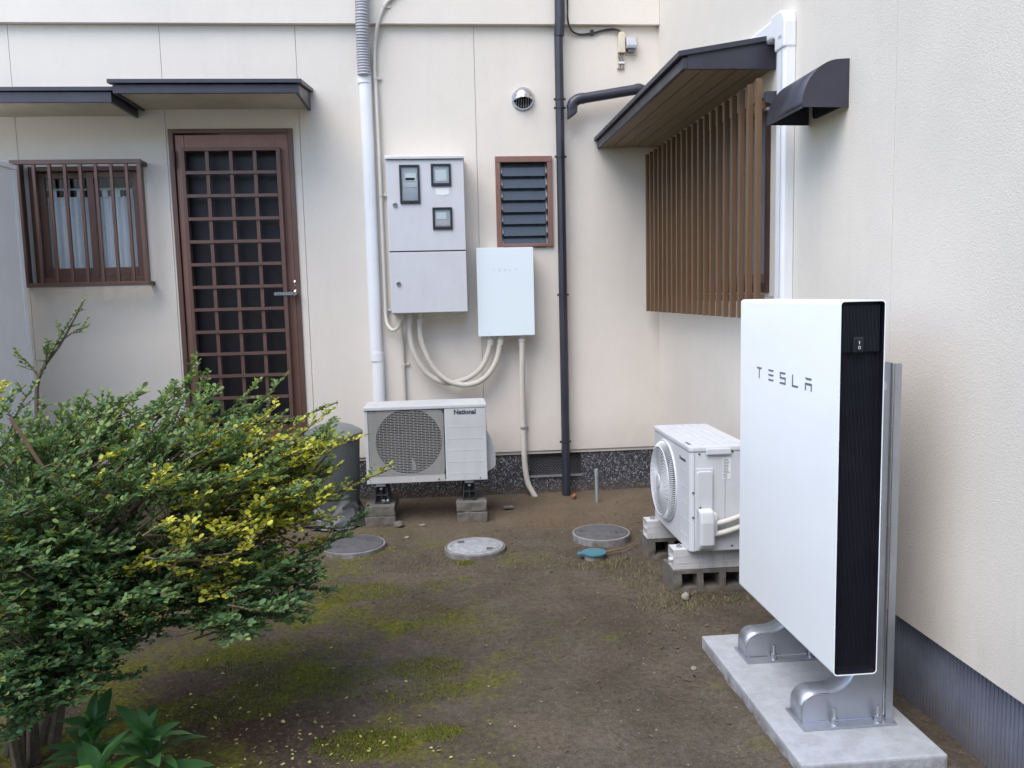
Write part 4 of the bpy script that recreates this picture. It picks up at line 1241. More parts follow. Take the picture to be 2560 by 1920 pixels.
# galvanised stand: two channel frames
sdn = thing('battery_stand', 'galvanised steel stand with curved feet bolted to the slab', 'stand', (1.27, 2.69, .06))
def arc(cx, cz, r, a0, a1, n): return [(cx + r * math.cos(R(a0 + (a1 - a0) * k / n)), cz + r * math.sin(R(a0 + (a1 - a0) * k / n))) for k in range(n + 1)]
front = [(1.113, .066), (1.113, .108)] + arc(1.163, .110, .050, 180, 90, 8)[1:] + [(1.205, .160)] + arc(1.205, .250, .090, 270, 360, 8)[1:]
front = front + [(1.295, 1.222)]
def foot_frame(yn, label):
    fr_ = thing('stand_frame', None, None); fr_.parent = sdn; fr_.location = -BASE[sdn]; BASE[fr_] = Vector((0, 0, 0))
    MB().box(1.103, 1.412, yn - .042, yn + .100, .0605, .0675).build('base_plate', 'galvanised', fr_, .001)
    web = front + [(1.384, 1.222), (1.384, .068), (1.114, .068)]
    MB().prism(web, 'y', yn, yn + .004).build('web', 'galvanised', fr_)
    # curved flange following the web's edge
    n = len(front)
    mb = MB()
    mb.add([(x, yn - .0004, z) for x, z in front] + [(x, yn + .085, z) for x, z in front], [(k, k + 1, n + k + 1, n + k) for k in range(n - 1)], True)
    o = mb.build('curved_flange', 'galvanised', fr_)
    md = o.modifiers.new('solid', 'SOLIDIFY'); md.thickness = .004; md.offset = 1
    MB().box(1.3845, 1.389, yn - .001, yn + .085, .068, 1.222).build('back_flange', 'galvanised', fr_)
    MB().box(1.3895, 1.412, yn - .012, yn - .007, .068, 1.220).build('back_strip', 'galvanised', fr_)
    MB().tube([(1.125, yn - .002, .0685), (1.38, yn - .002, .0685)], .0030, 6).build('weld_bead', 'chrome', fr_)
    MB().tube([(1.386, yn - .004, .08), (1.387, yn - .004, 1.22)], .0028, 6).build('weld_bead', 'chrome', fr_)
    for xx in (1.213, 1.357):
        bo = MB().tube([(xx, yn - .022, .067), (xx, yn - .022, .122)], .0058, 10).build('anchor_bolt', 'stainless', fr_)
        MB().lathe([(.0125, .0675), (.0125, .071)], (xx, yn - .022, 0), 'z', 18).build('washer', 'stainless', fr_)
        MB().lathe([(.0108, .071), (.0108, .081)], (xx, yn - .022, 0), 'z', 6, False).build('nut', 'stainless', fr_)
        MB().lathe([(.0105, .082), (.0105, .090)], (xx, yn - .022, 0), 'z', 6, False).build('nut', 'stainless', fr_)
foot_frame(2.432, 'near')
foot_frame(2.915, 'far')
MB().lathe([(.019, 0), (.019, -.0015)], (1.352, 2.432, 1.15), 'y', 24).build('hole_cap', 'meter_face', sdn)
MB().box(1.296, 1.300, 2.434, 3.00, 1.05, 1.13).build('cross_rail', 'galvanised', sdn)
MB().box(1.296, 1.300, 2.434, 3.00, .45, .53).build('cross_rail', 'galvanised', sdn)
MB().box(1.288, 1.2945, 2.35, 3.04, .40, 1.16).build('mount_plate', 'galvanised', sdn)

# ================================================================== MANHOLES AND SMALL GROUND FIXTURES
def manhole(name, label, cx, cy, r, z0, z1, ringmat, lidmat, rim, ang, rings=0, marks='recess'):
    t_ = thing(name, label, 'manhole cover', (cx, cy, 0), 'round drain covers in the yard')
    MB().lathe([(r, -.05), (r, z1 - .004), (r - .004, z1), (r - rim, z1), (r - rim - .001, z1 - .008)], (cx, cy, 0), 'z', 48).build('ring', ringmat, t_)
    lid_ = MB().lathe([(r - rim - .005, z1 - .03), (r - rim - .005, z1 + .001), (r - rim - .009, z1 + .003), (0.0001, z1 + .0045)], (cx, cy, 0), 'z', 48).build('lid', lidmat, t_)
    for k in range(rings):
        rr = r - rim - .022 - k * .012
        MB().tube([(cx + rr * math.cos(2 * PI * j / 48), cy + rr * math.sin(2 * PI * j / 48), z1 + .0040) for j in range(49)], .0022, 5, False).build('raised_ring', lidmat, lid_)
    for s_ in (-1, 1):
        px_, py_ = cx + s_ * (r * .62) * math.cos(ang), cy + s_ * (r * .62) * math.sin(ang)
        MB().box(px_ - .020, px_ + .020, py_ - .020, py_ + .020, z1 - .004, z1 + .0052).build('lift_hole', 'lid_dark' if lidmat != 'lid_dark' else 'black_recess', lid_)
        if lidmat == 'lid_dark':
            MB().box(px_ - .015, px_ + .021, py_ - .021, py_ + .012, z1 - .004, z1 + .0062).build('lift_grip', 'lid_dark', lid_)
manhole('manhole', 'pale grey speckled round manhole cover, middle of the three', .155, 4.625, .176, 0, .024, 'concrete_ring', 'lid_grey', .010, 2.4, 2)
manhole('manhole', 'dark round manhole cover in a raised concrete ring near the white air conditioner', .912, 4.735, .172, 0, .038, 'concrete_ring', 'lid_dark', .012, -.25)
manhole('manhole', 'dark round manhole cover half hidden by the shrub', -.558, 4.79, .190, 0, .022, 'concrete_ring', 'lid_dark', .010, .6)

wb = thing('water_valve_box', 'small blue plastic valve lid with a handle tab on a round base', 'valve lid', (.80, 4.385, 0))
MB().lathe([(.060, -.04), (.058, .018), (.052, .020)], (.805, 4.385, 0), 'z', 28).build('base_ring', 'concrete_ring', wb)
pl = []
for k in range(29):
    a = R(200 - 0) + R(320) * k / 28
    pl.append((.805 + .067 * math.cos(a), 4.385 + .067 * math.sin(a)))
pl += [(.715, 4.393), (.708, 4.385), (.708, 4.362), (.716, 4.354)]
o = MB().prism(pl, 'z', .022, .033).build('lid', 'blue_plastic', wb, .002)
MB().lathe([(.050, .033), (.050, .0345), (.046, .0350), (0.0001, .0352)], (.805, 4.385, 0), 'z', 28).build('raised_disc', 'blue_plastic', wb)

ps = thing('pipe_stub', 'short grey plastic pipe stub standing by the foundation', 'pipe', (1.046, 5.57, 0))
MB().tube([(1.048, 5.575, -.05), (1.044, 5.57, .195)], .0105, 12).build('pipe', 'pvc_grey', ps)
MB().tube([(1.0445, 5.57, .188), (1.0435, 5.57, .236)], .0135, 12).build('cap', 'pvc_grey', ps)

# bin
bn = thing('rubbish_bin', 'grey plastic rubbish bin with pale lid behind the shrub', 'bin', (-.715, 5.36, 0))
MB().lathe([(.135, .0), (.140, .01), (.165, .555), (.178, .560), (.178, .585), (.168, .590)], (-.715, 5.36, 0), 'z', 40).build('body', 'bin_grey', bn)
MB().lathe([(.184, .575), (.186, .600), (.170, .612), (.120, .640), (.060, .655), (0.0001, .660)], (-.715, 5.36, 0), 'z', 40).build('lid', 'bin_lid', bn)
mb = MB()
vs = []
nu, nv = 26, 10
for j in range(nv + 1):
    for i in range(nu + 1):
        a = R(170) + R(220) * i / nu
        v_ = j / nv
        rr = .150 + .055 * (1 - v_) ** 1.3 + .022 * noise.noise((i * .55, j * .6, 2))
        vs.append((-.715 + rr * math.cos(a), 5.36 + rr * math.sin(a), .004 + .20 * v_ * (.75 + .3 * math.sin(i * .5)) + .012 * noise.noise((i * .8, j * .9, 5))))
mb.add(vs, [(j * (nu + 1) + i, j * (nu + 1) + i + 1, (j + 1) * (nu + 1) + i + 1, (j + 1) * (nu + 1) + i) for j in range(nv) for i in range(nu)], True)
sh_ = mb.build('plastic_sheet', 'sheet_grey', None, 0, (-.715, 5.36, 0))
tag(sh_, 'crumpled grey plastic sheet wrapped round the foot of the bin', 'plastic sheet')

# shed at the left edge
sh = thing('storage_shed', 'white metal storage shed side at the left edge, before the barred window', 'shed', (-3.2, 4.2, 0))
MB().box(-4.0, -2.566, 3.0, 5.40, .04, 2.30).build('body', 'shed_white', sh, .004)
MB().box(-4.02, -2.556, 2.98, 5.41, 2.285, 2.315).build('roof_edge', 'shed_white', sh, .004)
MB().box(-2.5655, -2.558, 5.36, 5.404, .04, 2.284).build('corner_trim', 'shed_white', sh, .002)
MB().box(-3.98, -2.58, 3.02, 5.38, -.02, .0395).build('base_frame', 'canopy_metal', sh)

# ================================================================== NEIGHBOUR (mirrored in the panes)
nh = thing('neighbour_house', 'neighbouring house with dark roof, mirrored in the barred window', 'house', (-1, -9, 0))
panel_mesh('x', -9, 7, 0, 4.6, -6.0, -6.2, [(-6, -4.2, 1, 2.1), (-1.5, .3, 1, 2.1), (3.5, 5.3, 1, 2.1)]).build('wall', 'stucco', nh)
for xx in (-6, -1.5, 3.5):
    wn = MB().box(xx + .001, xx + 1.799, -6.14, -6.12, 1.001, 2.099).build('window', 'frosted_dark', nh)
    MB().box(xx - .05, xx + 1.85, -5.995, -5.95, .93, .995).build('window_sill', 'brown_alu', wn)
MB().box(-9, 7, -12, -6.21, 0, 4.55).build('body', 'groove', nh)
MB().prism([(-5.3, 4.45), (-5.3, 4.58), (-9.1, 6.4), (-12.9, 4.58), (-12.9, 4.45), (-9.1, 6.25)], 'x', -9.6, 7.6).build('roof', 'canopy_metal', nh)

# ================================================================== VEGETATION
def leaf(vs, fs, tints, p, d, nrm, L, W, tint, fold=.18):
    d = d.normalized()
    s_ = d.cross(nrm)
    if s_.length < 1e-4: s_ = d.orthogonal()
    s_.normalize()
    u = s_.cross(d).normalized()
    o = len(vs)
    vs += [p, p + d * (L * .32) + s_ * (W * .46) + u * (W * fold), p + d * (L * .74) + s_ * (W * .44) + u * (W * fold), p + d * L,
           p + d * (L * .74) - s_ * (W * .44) + u * (W * fold), p + d * (L * .32) - s_ * (W * .46) + u * (W * fold)]
    fs += [(o, o + 1, o + 2, o + 3), (o, o + 3, o + 4, o + 5)]
    tints += [tint, tint]

def leafobj(name, vs, fs, tints, mat, parent, origin=None, kind='stuff'):
    og = BASE[parent] if parent is not None else Vector(origin)
    me = bpy.data.meshes.new(name)
    me.from_pydata([v - og for v in vs], [], fs)
    at = me.attributes.new('tint', 'FLOAT', 'FACE')
    at.data.foreach_set('value', tints)
    me.polygons.foreach_set('use_smooth', [True] * len(fs))
    me.materials.append(MATS[mat])
    o = link(bpy.data.objects.new(name, me), parent, og)
    if kind: o['kind'] = kind
    return o

RV = lambda k=1.: Vector((random.gauss(0, k), random.gauss(0, k), random.gauss(0, k)))
shrub = thing('shrub', 'spreading small-leaved evergreen shrub with yellow variegated sprays', 'shrub', (-1.40, 2.66, 0))
gV, gF, gT, yV, yF, yT = [], [], [], [], [], []
tw = MB()

def twig_leaves(path, yellow, dens=1., size=1.):
    q = resample(path, .0080 / dens)
    n = len(q)
    for i in range(1, n):
        d = (q[i] - q[i - 1]).normalized()
        side = d.cross(Vector((0, 0, 1)))
        if side.length < .1: side = Vector((1, 0, 0))
        side.normalize()
        s_ = 1 if i % 2 else -1
        dd = (d * random.uniform(.35, .9) + side * s_ * random.uniform(.5, 1.0) + Vector((0, 0, random.uniform(-.15, .45)))).normalized()
        nn = (Vector((0, 0, 1)) + RV(.42)).normalized()
        L = random.triangular(.010, .027, .019) * size
        t_ = i / n
        isy = yellow and random.random() < .82
        if isy:
            leaf(yV, yF, yT, q[i], dd, nn, L, L * .62, min(1, max(0, random.gauss(.55, .25))))
        else:
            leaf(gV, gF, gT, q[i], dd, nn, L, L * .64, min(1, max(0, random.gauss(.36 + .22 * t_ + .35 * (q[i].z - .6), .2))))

def spray(a, b, yellow=False, subs=6, dens=1., sublen=.10):
    a, b = Vector(a), Vector(b)
    mid = (a + b) / 2 + Vector((random.uniform(-.02, .02), random.uniform(-.02, .02), random.uniform(-.015, .02)))
    path = catmull([a, mid, b], 6)
    tw.tube(path, [.0032 - .002 * k / (len(path) - 1) for k in range(len(path))], 4, False)
    twig_leaves(path[len(path) // 4:], yellow, dens)
    D = (b - a).normalized()
    side = D.cross(Vector((0, 0, 1))).normalized()
    upv = side.cross(D)
    for k in range(subs):
        t_ = .15 + .8 * k / subs
        p = path[int(t_ * (len(path) - 1))]
        s_ = 1 if k % 2 else -1
        dv = (D * .8 + side * s_ * random.uniform(.4, .9) + upv * random.uniform(-.25, .5)).normalized()
        L = sublen * random.uniform(.6, 1.2) * (1.1 - .5 * t_)
        e = p + dv * L
        sp = [p, p.lerp(e, .5) + RV(.004), e]
        tw.tube(sp, [.0016, .0012, .0008], 3, False)
        twig_leaves(catmull(sp, 3), yellow, dens)

# stems
base = Vector((-1.40, 2.66, 0))
stem_paths = []
for k, (off, via, end) in enumerate([
        ((.00, 0, 0), (-1.36, 2.66, .40), (-.95, 2.70, .85)),
        ((-.05, .03, 0), (-1.42, 2.70, .45), (-1.30, 2.95, .98)),
        ((.05, -.03, 0), (-1.30, 2.60, .35), (-.80, 2.50, .72)),
        ((.08, .04, 0), (-1.25, 2.72, .38), (-.62, 2.78, .70)),
        ((-.10, -.03, 0), (-1.50, 2.60, .40), (-1.45, 2.45, .85)),
        ((.02, .08, 0), (-1.30, 2.85, .45), (-.85, 3.02, .95)),
        ((-.14, .04, 0), (-1.58, 2.75, .45), (-1.75, 2.85, .95)),
        ((.03, -.07, 0), (-1.32, 2.50, .25), (-1.08, 2.38, .42))]):
    p = catmull([base + Vector(off), (base + Vector(off)).lerp(Vector(via), .5) + RV(.01), Vector(via), Vector(via).lerp(Vector(end), .5) + Vector((0, 0, .04)), Vector(end)], 6)
    stem_paths.append(p)
    n = len(p)
    MB().tube(p, [.021 - .015 * i / (n - 1) for i in range(n)], 8).build('stem', 'bark', shrub)
# tall shoot at the left
p = catmull([(-1.40, 2.93, .75), (-1.435, 3.02, 1.00), (-1.43, 3.05, 1.20), (-1.34, 3.05, 1.33), (-1.25, 3.05, 1.48)], 6)
MB().tube(p, [.011 - .009 * i / (len(p) - 1) for i in range(len(p))], 7).build('stem', 'bark', shrub)
allpts = [q for s_ in stem_paths for q in s_[8:]]

# crown clumps: centre, radii, count
clumps = [((-.98, 2.68, .78), (.52, .42, .27), 205), ((-.68, 2.78, .84), (.22, .34, .17), 62), ((-.64, 2.60, .56), (.24, .30, .12), 85),
          ((-1.42, 2.78, .86), (.36, .42, .26), 120), ((-1.20, 2.40, .44), (.24, .20, .085), 60), ((-.95, 2.95, .97), (.40, .28, .16), 70), ((-1.20, 2.42, .70), (.32, .22, .19), 110), ((-.95, 2.42, .60), (.22, .2, .12), 60), ((-.52, 2.86, .85), (.14, .24, .16), 40), ((-1.30, 2.40, .41), (.26, .2, .10), 50)]
ctr = Vector((-1.15, 2.75, .60))
for c_, rd_, cnt in clumps:
    for k in range(cnt):
        while True:
            u = Vector((random.uniform(-1, 1), random.uniform(-1, 1), random.uniform(-1, 1)))
            if .25 < u.length < 1: break
        P_ = Vector((c_[0] + u.x * rd_[0], c_[1] + u.y * rd_[1], c_[2] + u.z * rd_[2]))
        D = ((P_ - ctr).normalized() * .7 + Vector((.55, -.10, .22)) + RV(.28)).normalized()
        L = random.uniform(.13, .24)
        b_ = P_ + D * L * .5
        a_ = P_ - D * L * .5
        yl = random.random() < (.5 if P_.x > -.62 and P_.z > .7 else .34 if (P_.x > -.90 and P_.z > .62 and P_.y < 2.95) else (.04 if P_.z > .8 else .01))
        spray(a_, b_, yl, random.randint(4, 6), 1., .085)
        if k % 3 == 0:
            q = min(allpts, key=lambda s: (s - a_).length)
            path = catmull([q, q.lerp(a_, .5) + Vector((0, 0, -.02)) + RV(.012), a_], 5)
            tw.tube(path, [.0055 - .003 * i / (len(path) - 1) for i in range(len(path))], 5, False)

# long loose shoots breaking the outline
for k in range(46):
    az_ = random.uniform(-.6, 1.2)
    p0 = Vector((random.uniform(-1.45, -.72), random.uniform(2.45, 3.05), random.uniform(.85, 1.0)))
    dv = Vector((random.uniform(.3, .9), random.uniform(-.25, .3), random.uniform(.15, .8))).normalized()
    spray(p0, p0 + dv * random.uniform(.16, .26), random.random() < .05, 3, .8, .06)
for k in range(9):
    p0 = Vector((random.uniform(-.60, -.48), random.uniform(2.6, 3.0), random.uniform(.5, .95)))
    dv = Vector((random.uniform(.6, 1), random.uniform(-.25, .3), random.uniform(-.2, .6))).normalized()
    spray(p0, p0 + dv * random.uniform(.14, .22), random.random() < .5, 3, .8, .06)
YS = [((-0.39, 2.9, 0.77), (-0.18, 2.9, 0.86)), ((-0.46, 2.95, 0.86), (-0.28, 2.95, 0.97)), ((-0.57, 3.0, 0.93), (-0.39, 3.0, 1.07)), ((-0.53, 2.85, 0.76), (-0.33, 2.85, 0.8)), ((-0.67, 2.8, 0.86), (-0.47, 2.8, 0.96)), ((-0.63, 2.7, 0.7), (-0.48, 2.7, 0.78)), ((-0.75, 2.45, 0.83), (-0.69, 2.45, 0.92)), ((-0.85, 2.4, 0.92), (-0.8, 2.4, 0.94)), ((-0.72, 2.4, 0.75), (-0.55, 2.4, 0.82)), ((-0.77, 2.35, 0.73), (-0.7, 2.35, 0.86)), ((-0.84, 2.3, 0.82), (-0.76, 2.3, 0.83)), ((-0.64, 2.35, 0.74), (-0.57, 2.35, 0.78)), ((-1.04, 2.5, 0.98), (-0.96, 2.5, 1.02)), ((-0.85, 2.7, 0.98), (-0.75, 2.7, 1.04)), ((-0.74, 2.8, 0.93), (-0.62, 2.8, 1.01)), ((-0.59, 2.6, 0.6), (-0.52, 2.6, 0.62))]
GS = [((-0.76, 3.1, 0.98), (-0.57, 3.1, 1.19)), ((-0.86, 3.05, 0.99), (-0.66, 3.05, 1.17)), ((-0.95, 3.0, 1.06), (-0.87, 3.0, 1.28)), ((-1.08, 3.0, 1.03), (-0.86, 3.0, 1.21)), ((-1.07, 2.9, 1.02), (-0.94, 2.9, 1.15)), ((-1.24, 2.9, 1.05), (-1.07, 2.9, 1.15)), ((-0.67, 3.1, 1.0), (-0.4, 3.1, 1.07)), ((-0.38, 3.0, 0.62), (-0.3, 3.0, 0.66)), ((-0.48, 2.9, 0.57), (-0.35, 2.9, 0.62)), ((-0.56, 2.7, 0.5), (-0.41, 2.7, 0.57)), ((-0.62, 2.6, 0.51), (-0.43, 2.6, 0.47)), ((-0.7, 2.55, 0.56), (-0.53, 2.55, 0.47)), ((-0.77, 2.45, 0.58), (-0.67, 2.45, 0.55)), ((-1.08, 2.4, 0.37), (-0.94, 2.4, 0.37)), ((-1.13, 2.4, 0.47), (-0.96, 2.4, 0.44)), ((-1.22, 2.35, 0.38), (-1.08, 2.35, 0.32)), ((-1.24, 2.3, 0.49), (-1.12, 2.3, 0.47))]
for a_, b_ in YS:
    spray(a_, b_, True, 6, .8, .075)
    q = min(allpts, key=lambda s: (s - Vector(a_)).length)
    tw.tube(catmull([q, q.lerp(Vector(a_), .5) + RV(.01), Vector(a_)], 5), .003, 5, False)
for a_, b_ in GS:
    spray(a_, b_, False, 6, .9, .08)
    q = min(allpts, key=lambda s: (s - Vector(a_)).length)
    tw.tube(catmull([q, q.lerp(Vector(a_), .5) + RV(.01), Vector(a_)], 5), .003, 5, False)
# sparse leaves and side twigs on the tall shoot
for a_, b_ in (((-1.43, 3.05, 1.20), (-1.25, 3.05, 1.48)), ((-1.43, 3.05, 1.21), (-1.49, 3.04, 1.29)), ((-1.36, 3.05, 1.32), (-1.26, 3.06, 1.38)), ((-1.40, 3.05, 1.25), (-1.36, 3.0, 1.33))):
    a_, b_ = Vector(a_), Vector(b_)
    pth = catmull([a_, (a_ + b_) / 2 + RV(.006), b_], 5)
    tw.tube(pth, [.003 - .002 * i / (len(pth) - 1) for i in range(len(pth))], 5, False)
    twig_leaves(pth, False, .9, .85)
    for k_ in range(5):
        p0 = pth[int((.25 + .14 * k_) * (len(pth) - 1))]
        e_ = p0 + ((b_ - a_).normalized() + RV(.5)).normalized() * random.uniform(.03, .055)
        tw.tube([p0, e_], .001, 3, False); twig_leaves([p0, p0.lerp(e_, .5), e_], False, .9, .85)
o = tw.build('twigs', 'twig', shrub); o['kind'] = 'stuff'
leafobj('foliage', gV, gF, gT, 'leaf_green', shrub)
o = leafobj('yellow_foliage', yV, yF, yT, 'leaf_yellow', shrub)
o['label'] = 'yellow variegated leaves on the outer sprays'

# broad-leaved plants in the near left corner
def broad_leaf(L, W, curve, tint, seed):
    rnd = random.Random(seed)
    vs, fs, ts = [], [], []
    n = 9
    for i in range(n + 1):
        t_ = i / n
        wdt = W * .5 * (math.sin(PI * min(1, t_ * .93 + .07)) ** .8) * (1 if i < n else 0) + .0006
        x = L * t_; z = curve * L * (t_ - 1.35 * t_ * t_)
        sr = wdt * (.10 * math.sin(i * 2.4))
        vs += [Vector((x, -wdt, z + wdt * .35 + sr)), Vector((x, 0, z)), Vector((x, wdt, z + wdt * .35 - sr))]
    for i in range(n):
        for j in (0, 1):
            fs.append((i * 3 + j, i * 3 + j + 1, (i + 1) * 3 + j + 1, (i + 1) * 3 + j)); ts.append(max(0, min(1, tint + rnd.uniform(-.08, .08))))
    me = bpy.data.meshes.new('leaf')
    me.from_pydata(vs, [], fs)
    at = me.attributes.new('tint', 'FLOAT', 'FACE'); at.data.foreach_set('value', ts)
    me.polygons.foreach_set('use_smooth', [True] * len(fs))
    me.materials.append(MATS['leaf_broad'])
    return me
lmesh = [broad_leaf(.145, .042, .45, .35, 1), broad_leaf(.125, .040, .6, .5, 2), broad_leaf(.16, .044, .35, .25, 3), broad_leaf(.11, .038, .5, .95, 4)]
def plant(cx, cy, label, tiers, seed):
    rnd = random.Random(seed)
    t_ = thing('leafy_plant', label, 'plant', (cx, cy, 0), 'broad leaved plants at the foot of the shrub')
    MB().tube([(cx, cy, -.02), (cx + .004, cy, .08), (cx, cy + .004, .17)], [.006, .005, .003], 6).build('stem', 'twig', t_)
    for (z, cnt, el, sc_) in tiers:
        a0 = rnd.uniform(0, 6)
        for k in range(cnt):
            o = piece(rnd.choice(lmesh[:3] if rnd.random() > .12 else lmesh[3:]), 'leaf', t_, (cx, cy, z + rnd.uniform(-.012, .012)), (rnd.uniform(-.3, .3), -R(el + rnd.uniform(-12, 12)), a0 + 2 * PI * k / cnt + rnd.uniform(-.2, .2)))
            s_ = sc_ * rnd.uniform(.85, 1.15); o.scale = (s_, s_, s_)
plant(-1.085, 2.455, 'left broad-leaved green plant at the foot of the shrub', [(.05, 6, 12, 1.0), (.10, 8, 25, 1.0), (.15, 7, 45, .95), (.17, 4, 68, .7)], 5)
plant(-.915, 2.43, 'right broad-leaved green plant at the foot of the shrub', [(.04, 6, 10, 1.0), (.08, 8, 25, 1.05), (.12, 7, 45, 1.0), (.14, 4, 65, .75)], 8)
plant(-1.00, 2.30, 'nearest broad-leaved green plant at the bottom edge', [(.04, 6, 15, 1.0), (.08, 7, 30, 1.0), (.12, 5, 55, .9)], 9)

# ground cover: moss, dry grass, pebbles and litter
def blades(name, mat, spots, per, hmin, hmax, seed, label, cat):
    rnd = random.Random(seed)
    vs, fs, ts = [], [], []
    for (cx, cy, rx, ry, dens) in spots:
        for k in range(int(per * dens)):
            a = rnd.uniform(0, 2 * PI); r_ = math.sqrt(rnd.random())
            x, y = cx + rx * r_ * math.cos(a) + rnd.gauss(0, .012), cy + ry * r_ * math.sin(a) + rnd.gauss(0, .012)
            h = rnd.uniform(hmin, hmax); w_ = rnd.uniform(.0012, .0028)
            b_ = rnd.uniform(0, 2 * PI); ln = rnd.uniform(.2, 1.1) * h
            z = ground_h(x, y) - .001
            o = len(vs)
            c_, s_ = math.cos(b_), math.sin(b_)
            vs += [Vector((x - s_ * w_, y + c_ * w_, z)), Vector((x + s_ * w_, y - c_ * w_, z)), Vector((x + c_ * ln, y + s_ * ln, z + h))]
            fs.append((o, o + 1, o + 2)); ts.append(rnd.random())
    o = leafobj(name, vs, fs, ts, mat, None, (0, 0, 0))
    tag(o, label, cat)
blades('moss', 'moss_blade', [(-.45, 4.05, .25, .14, 1.4), (-.10, 3.15, .16, .10, 1.0), (-.55, 3.1, .3, .12, 1.2), (-.30, 2.62, .17, .09, 1.6), (-.05, 2.66, .08, .05, .6), (.09, 4.42, .05, .03, .35), (-.75, 3.35, .3, .18, 1.2), (-.25, 3.7, .3, .2, .8), (-.9, 2.9, .3, .1, .8), (.06, 3.55, .25, .2, .6), (-.12, 2.95, .2, .08, .6)], 2600, .003, .010, 21, 'low green moss patches across the soil', 'moss')
blades('dry_grass', 'dry_grass', [(1.02, 3.70, .16, .14, 1.0), (.95, 4.1, .15, .25, 1.0), (.80, 4.28, .16, .08, .7), (1.2, 3.68, .25, .06, .8), (.3, 4.35, .5, .2, .6), (-.3, 4.5, .4, .2, .5)], 700, .006, .022, 22, 'short dry grass tufts around the concrete blocks', 'grass')

def chips(name, mat, n, seed, region, smin, smax, label, cat, flat=.55):
    rnd = random.Random(seed)
    mb = MB()
    for k in range(n):
        x, y = region(rnd)
        s_ = smin + (smax - smin) * rnd.random() ** 3
        z = ground_h(x, y)
        a = rnd.uniform(0, 6.28)
        pts = []
        for (u, v_, w_) in ((1, 0, 0), (-.9, .1, 0), (0, .8, 0), (.1, -.85, 0), (.1, 0, flat), (0, 0, -flat)):
            u, v_ = u * rnd.uniform(.7, 1.2), v_ * rnd.uniform(.7, 1.2)
            pts.append((x + s_ * (u * math.cos(a) - v_ * math.sin(a)), y + s_ * (u * math.sin(a) + v_ * math.cos(a)), z + s_ * w_ * rnd.uniform(.7, 1.2) + s_ * .2))
        mb.add(pts, [(0, 2, 4), (2, 1, 4), (1, 3, 4), (3, 0, 4), (2, 0, 5), (1, 2, 5), (3, 1, 5), (0, 3, 5)])
    o = mb.build(name, mat); tag(o, label, cat, kind='stuff')
def yard(rnd): return (rnd.uniform(-1.6, 1.5), 2.1 + 3.7 * rnd.random())
chips('soil_crumbs', 'soil', 9000, 34, lambda r_: (r_.uniform(-1.5, 1.5), 2.15 + 3.6 * r_.random() ** 1.3), .0015, .009, 'crumbs of loose brown soil over the yard', 'soil crumbs', .6)
chips('pebbles', 'pebble', 1300, 31, yard, .0012, .0075, 'small pebbles scattered over the bare soil', 'pebbles')
def near_corner(rnd):
    return (-.75 + rnd.gauss(0, .35), 2.65 + rnd.gauss(0, .30))
chips('leaf_litter', 'litter', 1800, 32, near_corner, .003, .010, 'brown leaf litter under the shrub', 'leaf litter', .15)
rnd = random.Random(33)
vs, fs, ts = [], [], []
for k in range(170):
    x, y = -.55 + rnd.gauss(0, .32), 2.62 + rnd.gauss(0, .25)
    leaf(vs, fs, ts, Vector((x, y, ground_h(x, y) + .004)), Vector((rnd.uniform(-1, 1), rnd.uniform(-1, 1), .1)), Vector((rnd.gauss(0, .3), rnd.gauss(0, .3), 1)).normalized(), rnd.uniform(.010, .018), rnd.uniform(.006, .011), rnd.random())
o = leafobj('fallen_leaves', vs, fs, ts, 'litter_yellow', None, (0, 0, 0))
tag(o, 'small yellow fallen leaves on the mossy soil near the shrub', 'leaves')

mb = MB(); rnd = random.Random(41)
for k in range(150):
    x, y = rnd.uniform(-1.3, 1.3), 2.2 + 3.4 * rnd.random()
    a = rnd.uniform(0, 6.28); L = rnd.uniform(.015, .055)
    z = ground_h(x, y) + .003
    mb.tube([(x, y, z), (x + L * .5 * math.cos(a), y + L * .5 * math.sin(a), z + rnd.uniform(.001, .006)), (x + L * math.cos(a + .3), y + L * math.sin(a + .3), z)], rnd.uniform(.0006, .0016), 4, False)
o = mb.build('twig_litter', 'dry_twig'); tag(o, 'tiny dry twigs and straws lying on the soil', 'twigs', kind='stuff')
rnd = random.Random(43); vs, fs, ts = [], [], []
for k in range(150):
    x, y = rnd.uniform(-1.2, 1.4), 2.2 + 3.5 * rnd.random()
    leaf(vs, fs, ts, Vector((x, y, ground_h(x, y) + .004)), Vector((rnd.uniform(-1, 1), rnd.uniform(-1, 1), .1)), Vector((rnd.gauss(0, .4), rnd.gauss(0, .4), 1)).normalized(), rnd.uniform(.012, .026), rnd.uniform(.007, .014), rnd.random(), .35)
o = leafobj('dead_leaves', vs, fs, ts, 'litter', None, (0, 0, 0)); tag(o, 'curled brown dead leaves scattered on the soil', 'leaves')

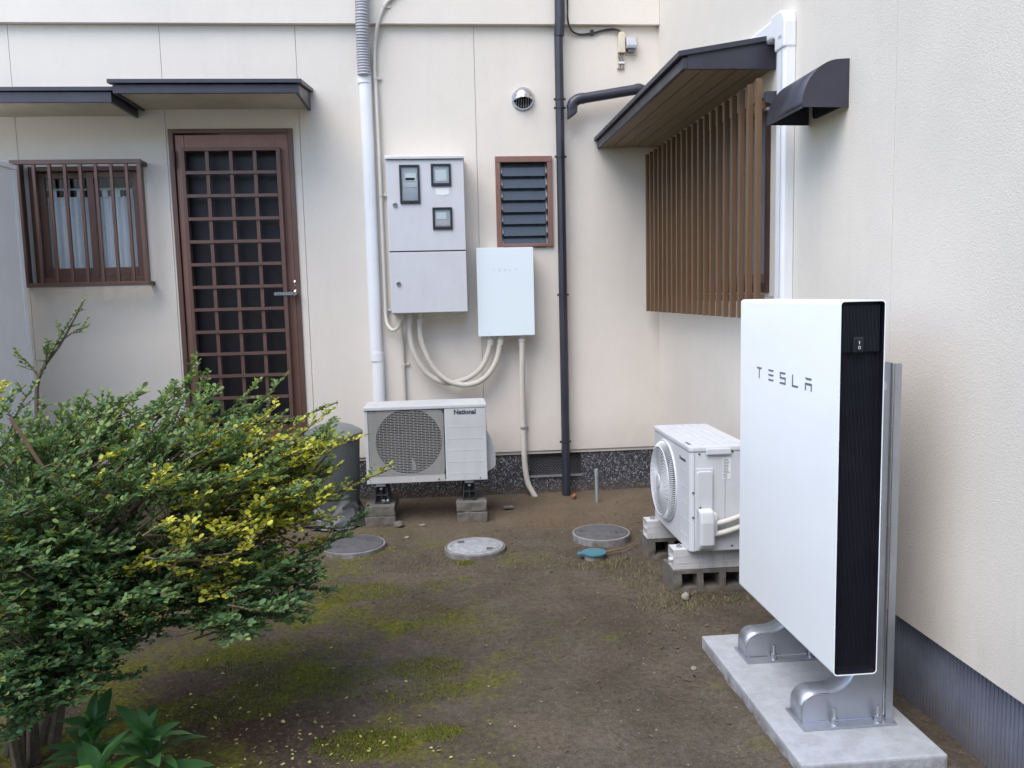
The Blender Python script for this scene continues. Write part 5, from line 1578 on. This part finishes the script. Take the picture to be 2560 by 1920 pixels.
# single stones and odds and ends
def stone(name, label, cx, cy, sx, sy, sz, seed, mat='stone'):
    bm = bmesh.new()
    bmesh.ops.create_icosphere(bm, subdivisions=3, radius=1)
    for v in bm.verts:
        n_ = 1 + .28 * noise.noise(v.co * 1.3 + Vector((seed * 7, 0, 0))) + .08 * noise.noise(v.co * 4 + Vector((seed, 3, 0)))
        v.co = Vector((v.co.x * sx, v.co.y * sy, v.co.z * sz)) * n_
    me = bpy.data.meshes.new(name); bm.to_mesh(me); bm.free()
    me.polygons.foreach_set('use_smooth', [True] * len(me.polygons))
    me.materials.append(MATS[mat])
    o = link(bpy.data.objects.new(name, me), None, Vector((cx, cy, ground_h(cx, cy) + sz * .5)))
    o.rotation_euler.z = seed
    tag(o, label, 'stone', 'loose stones in the yard')
stone('stone', 'rounded clod of soil before the near concrete block', 1.115, 3.70, .022, .020, .020, 1)
stone('stone', 'dark angular stone beside the left paver of the old air conditioner', -.31, 5.20, .045, .035, .025, 2, 'concrete_rough')
stone('stone', 'pale flat stone between the two paver stacks', -.16, 5.19, .024, .016, .008, 3)
stone('stone', 'pale stone chip left of the pale manhole cover', -.25, 4.93, .022, .012, .007, 4)
stone('stone', 'small grey stone left of the battery slab', .93, 2.98, .012, .012, .009, 5)
stone('stone', 'pale stone by the near left corner of the slab', .93, 2.26, .020, .012, .009, 6)
tl_ = MB().box(-.035, .035, -.018, .018, -.004, .006).build('tile_shard', 'concrete_ring', None, .002, (0, 0, 0))
tl_.location = (.42, 5.50, .012); tl_.rotation_euler = (.08, .1, .4)
tag(tl_, 'flat grey tile shard on the soil below the foundation', 'shard')
bs = MB().box(-.012, .012, -.028, .028, -.006, .010).build('brick_shard', 'brick_red', None, .003, (0, 0, 0))
bs.location = (.905, 5.70, .020); bs.rotation_euler = (.1, .2, -.5)
tag(bs, 'small orange brick shard beside the foot of the downpipe', 'shard')
rt_ = thing('stick', 'dry brown root lying by the blue valve lid', 'stick', (.98, 4.45, 0))
MB().tube(catmull([(.86, 4.40, .02), (.93, 4.42, .024), (1.0, 4.46, .022), (1.06, 4.53, .026), (1.10, 4.58, .03)], 5), [.0055 - .0035 * i / 20 for i in range(21)], 6).build('main_root', 'dry_twig', rt_)
MB().tube(catmull([(.98, 4.45, .022), (1.03, 4.47, .03), (1.09, 4.50, .028)], 5), .003, 5).build('side_root', 'dry_twig', rt_)
ob = thing('stick', 'orange dry branch rising from the shrub at the left edge', 'stick', (-1.22, 2.55, .8))
MB().tube(catmull([(-1.10, 2.52, .88), (-1.17, 2.50, .97), (-1.21, 2.49, 1.05), (-1.25, 2.48, 1.14)], 5), .0055, 6).build('branch', 'dry_twig', ob)
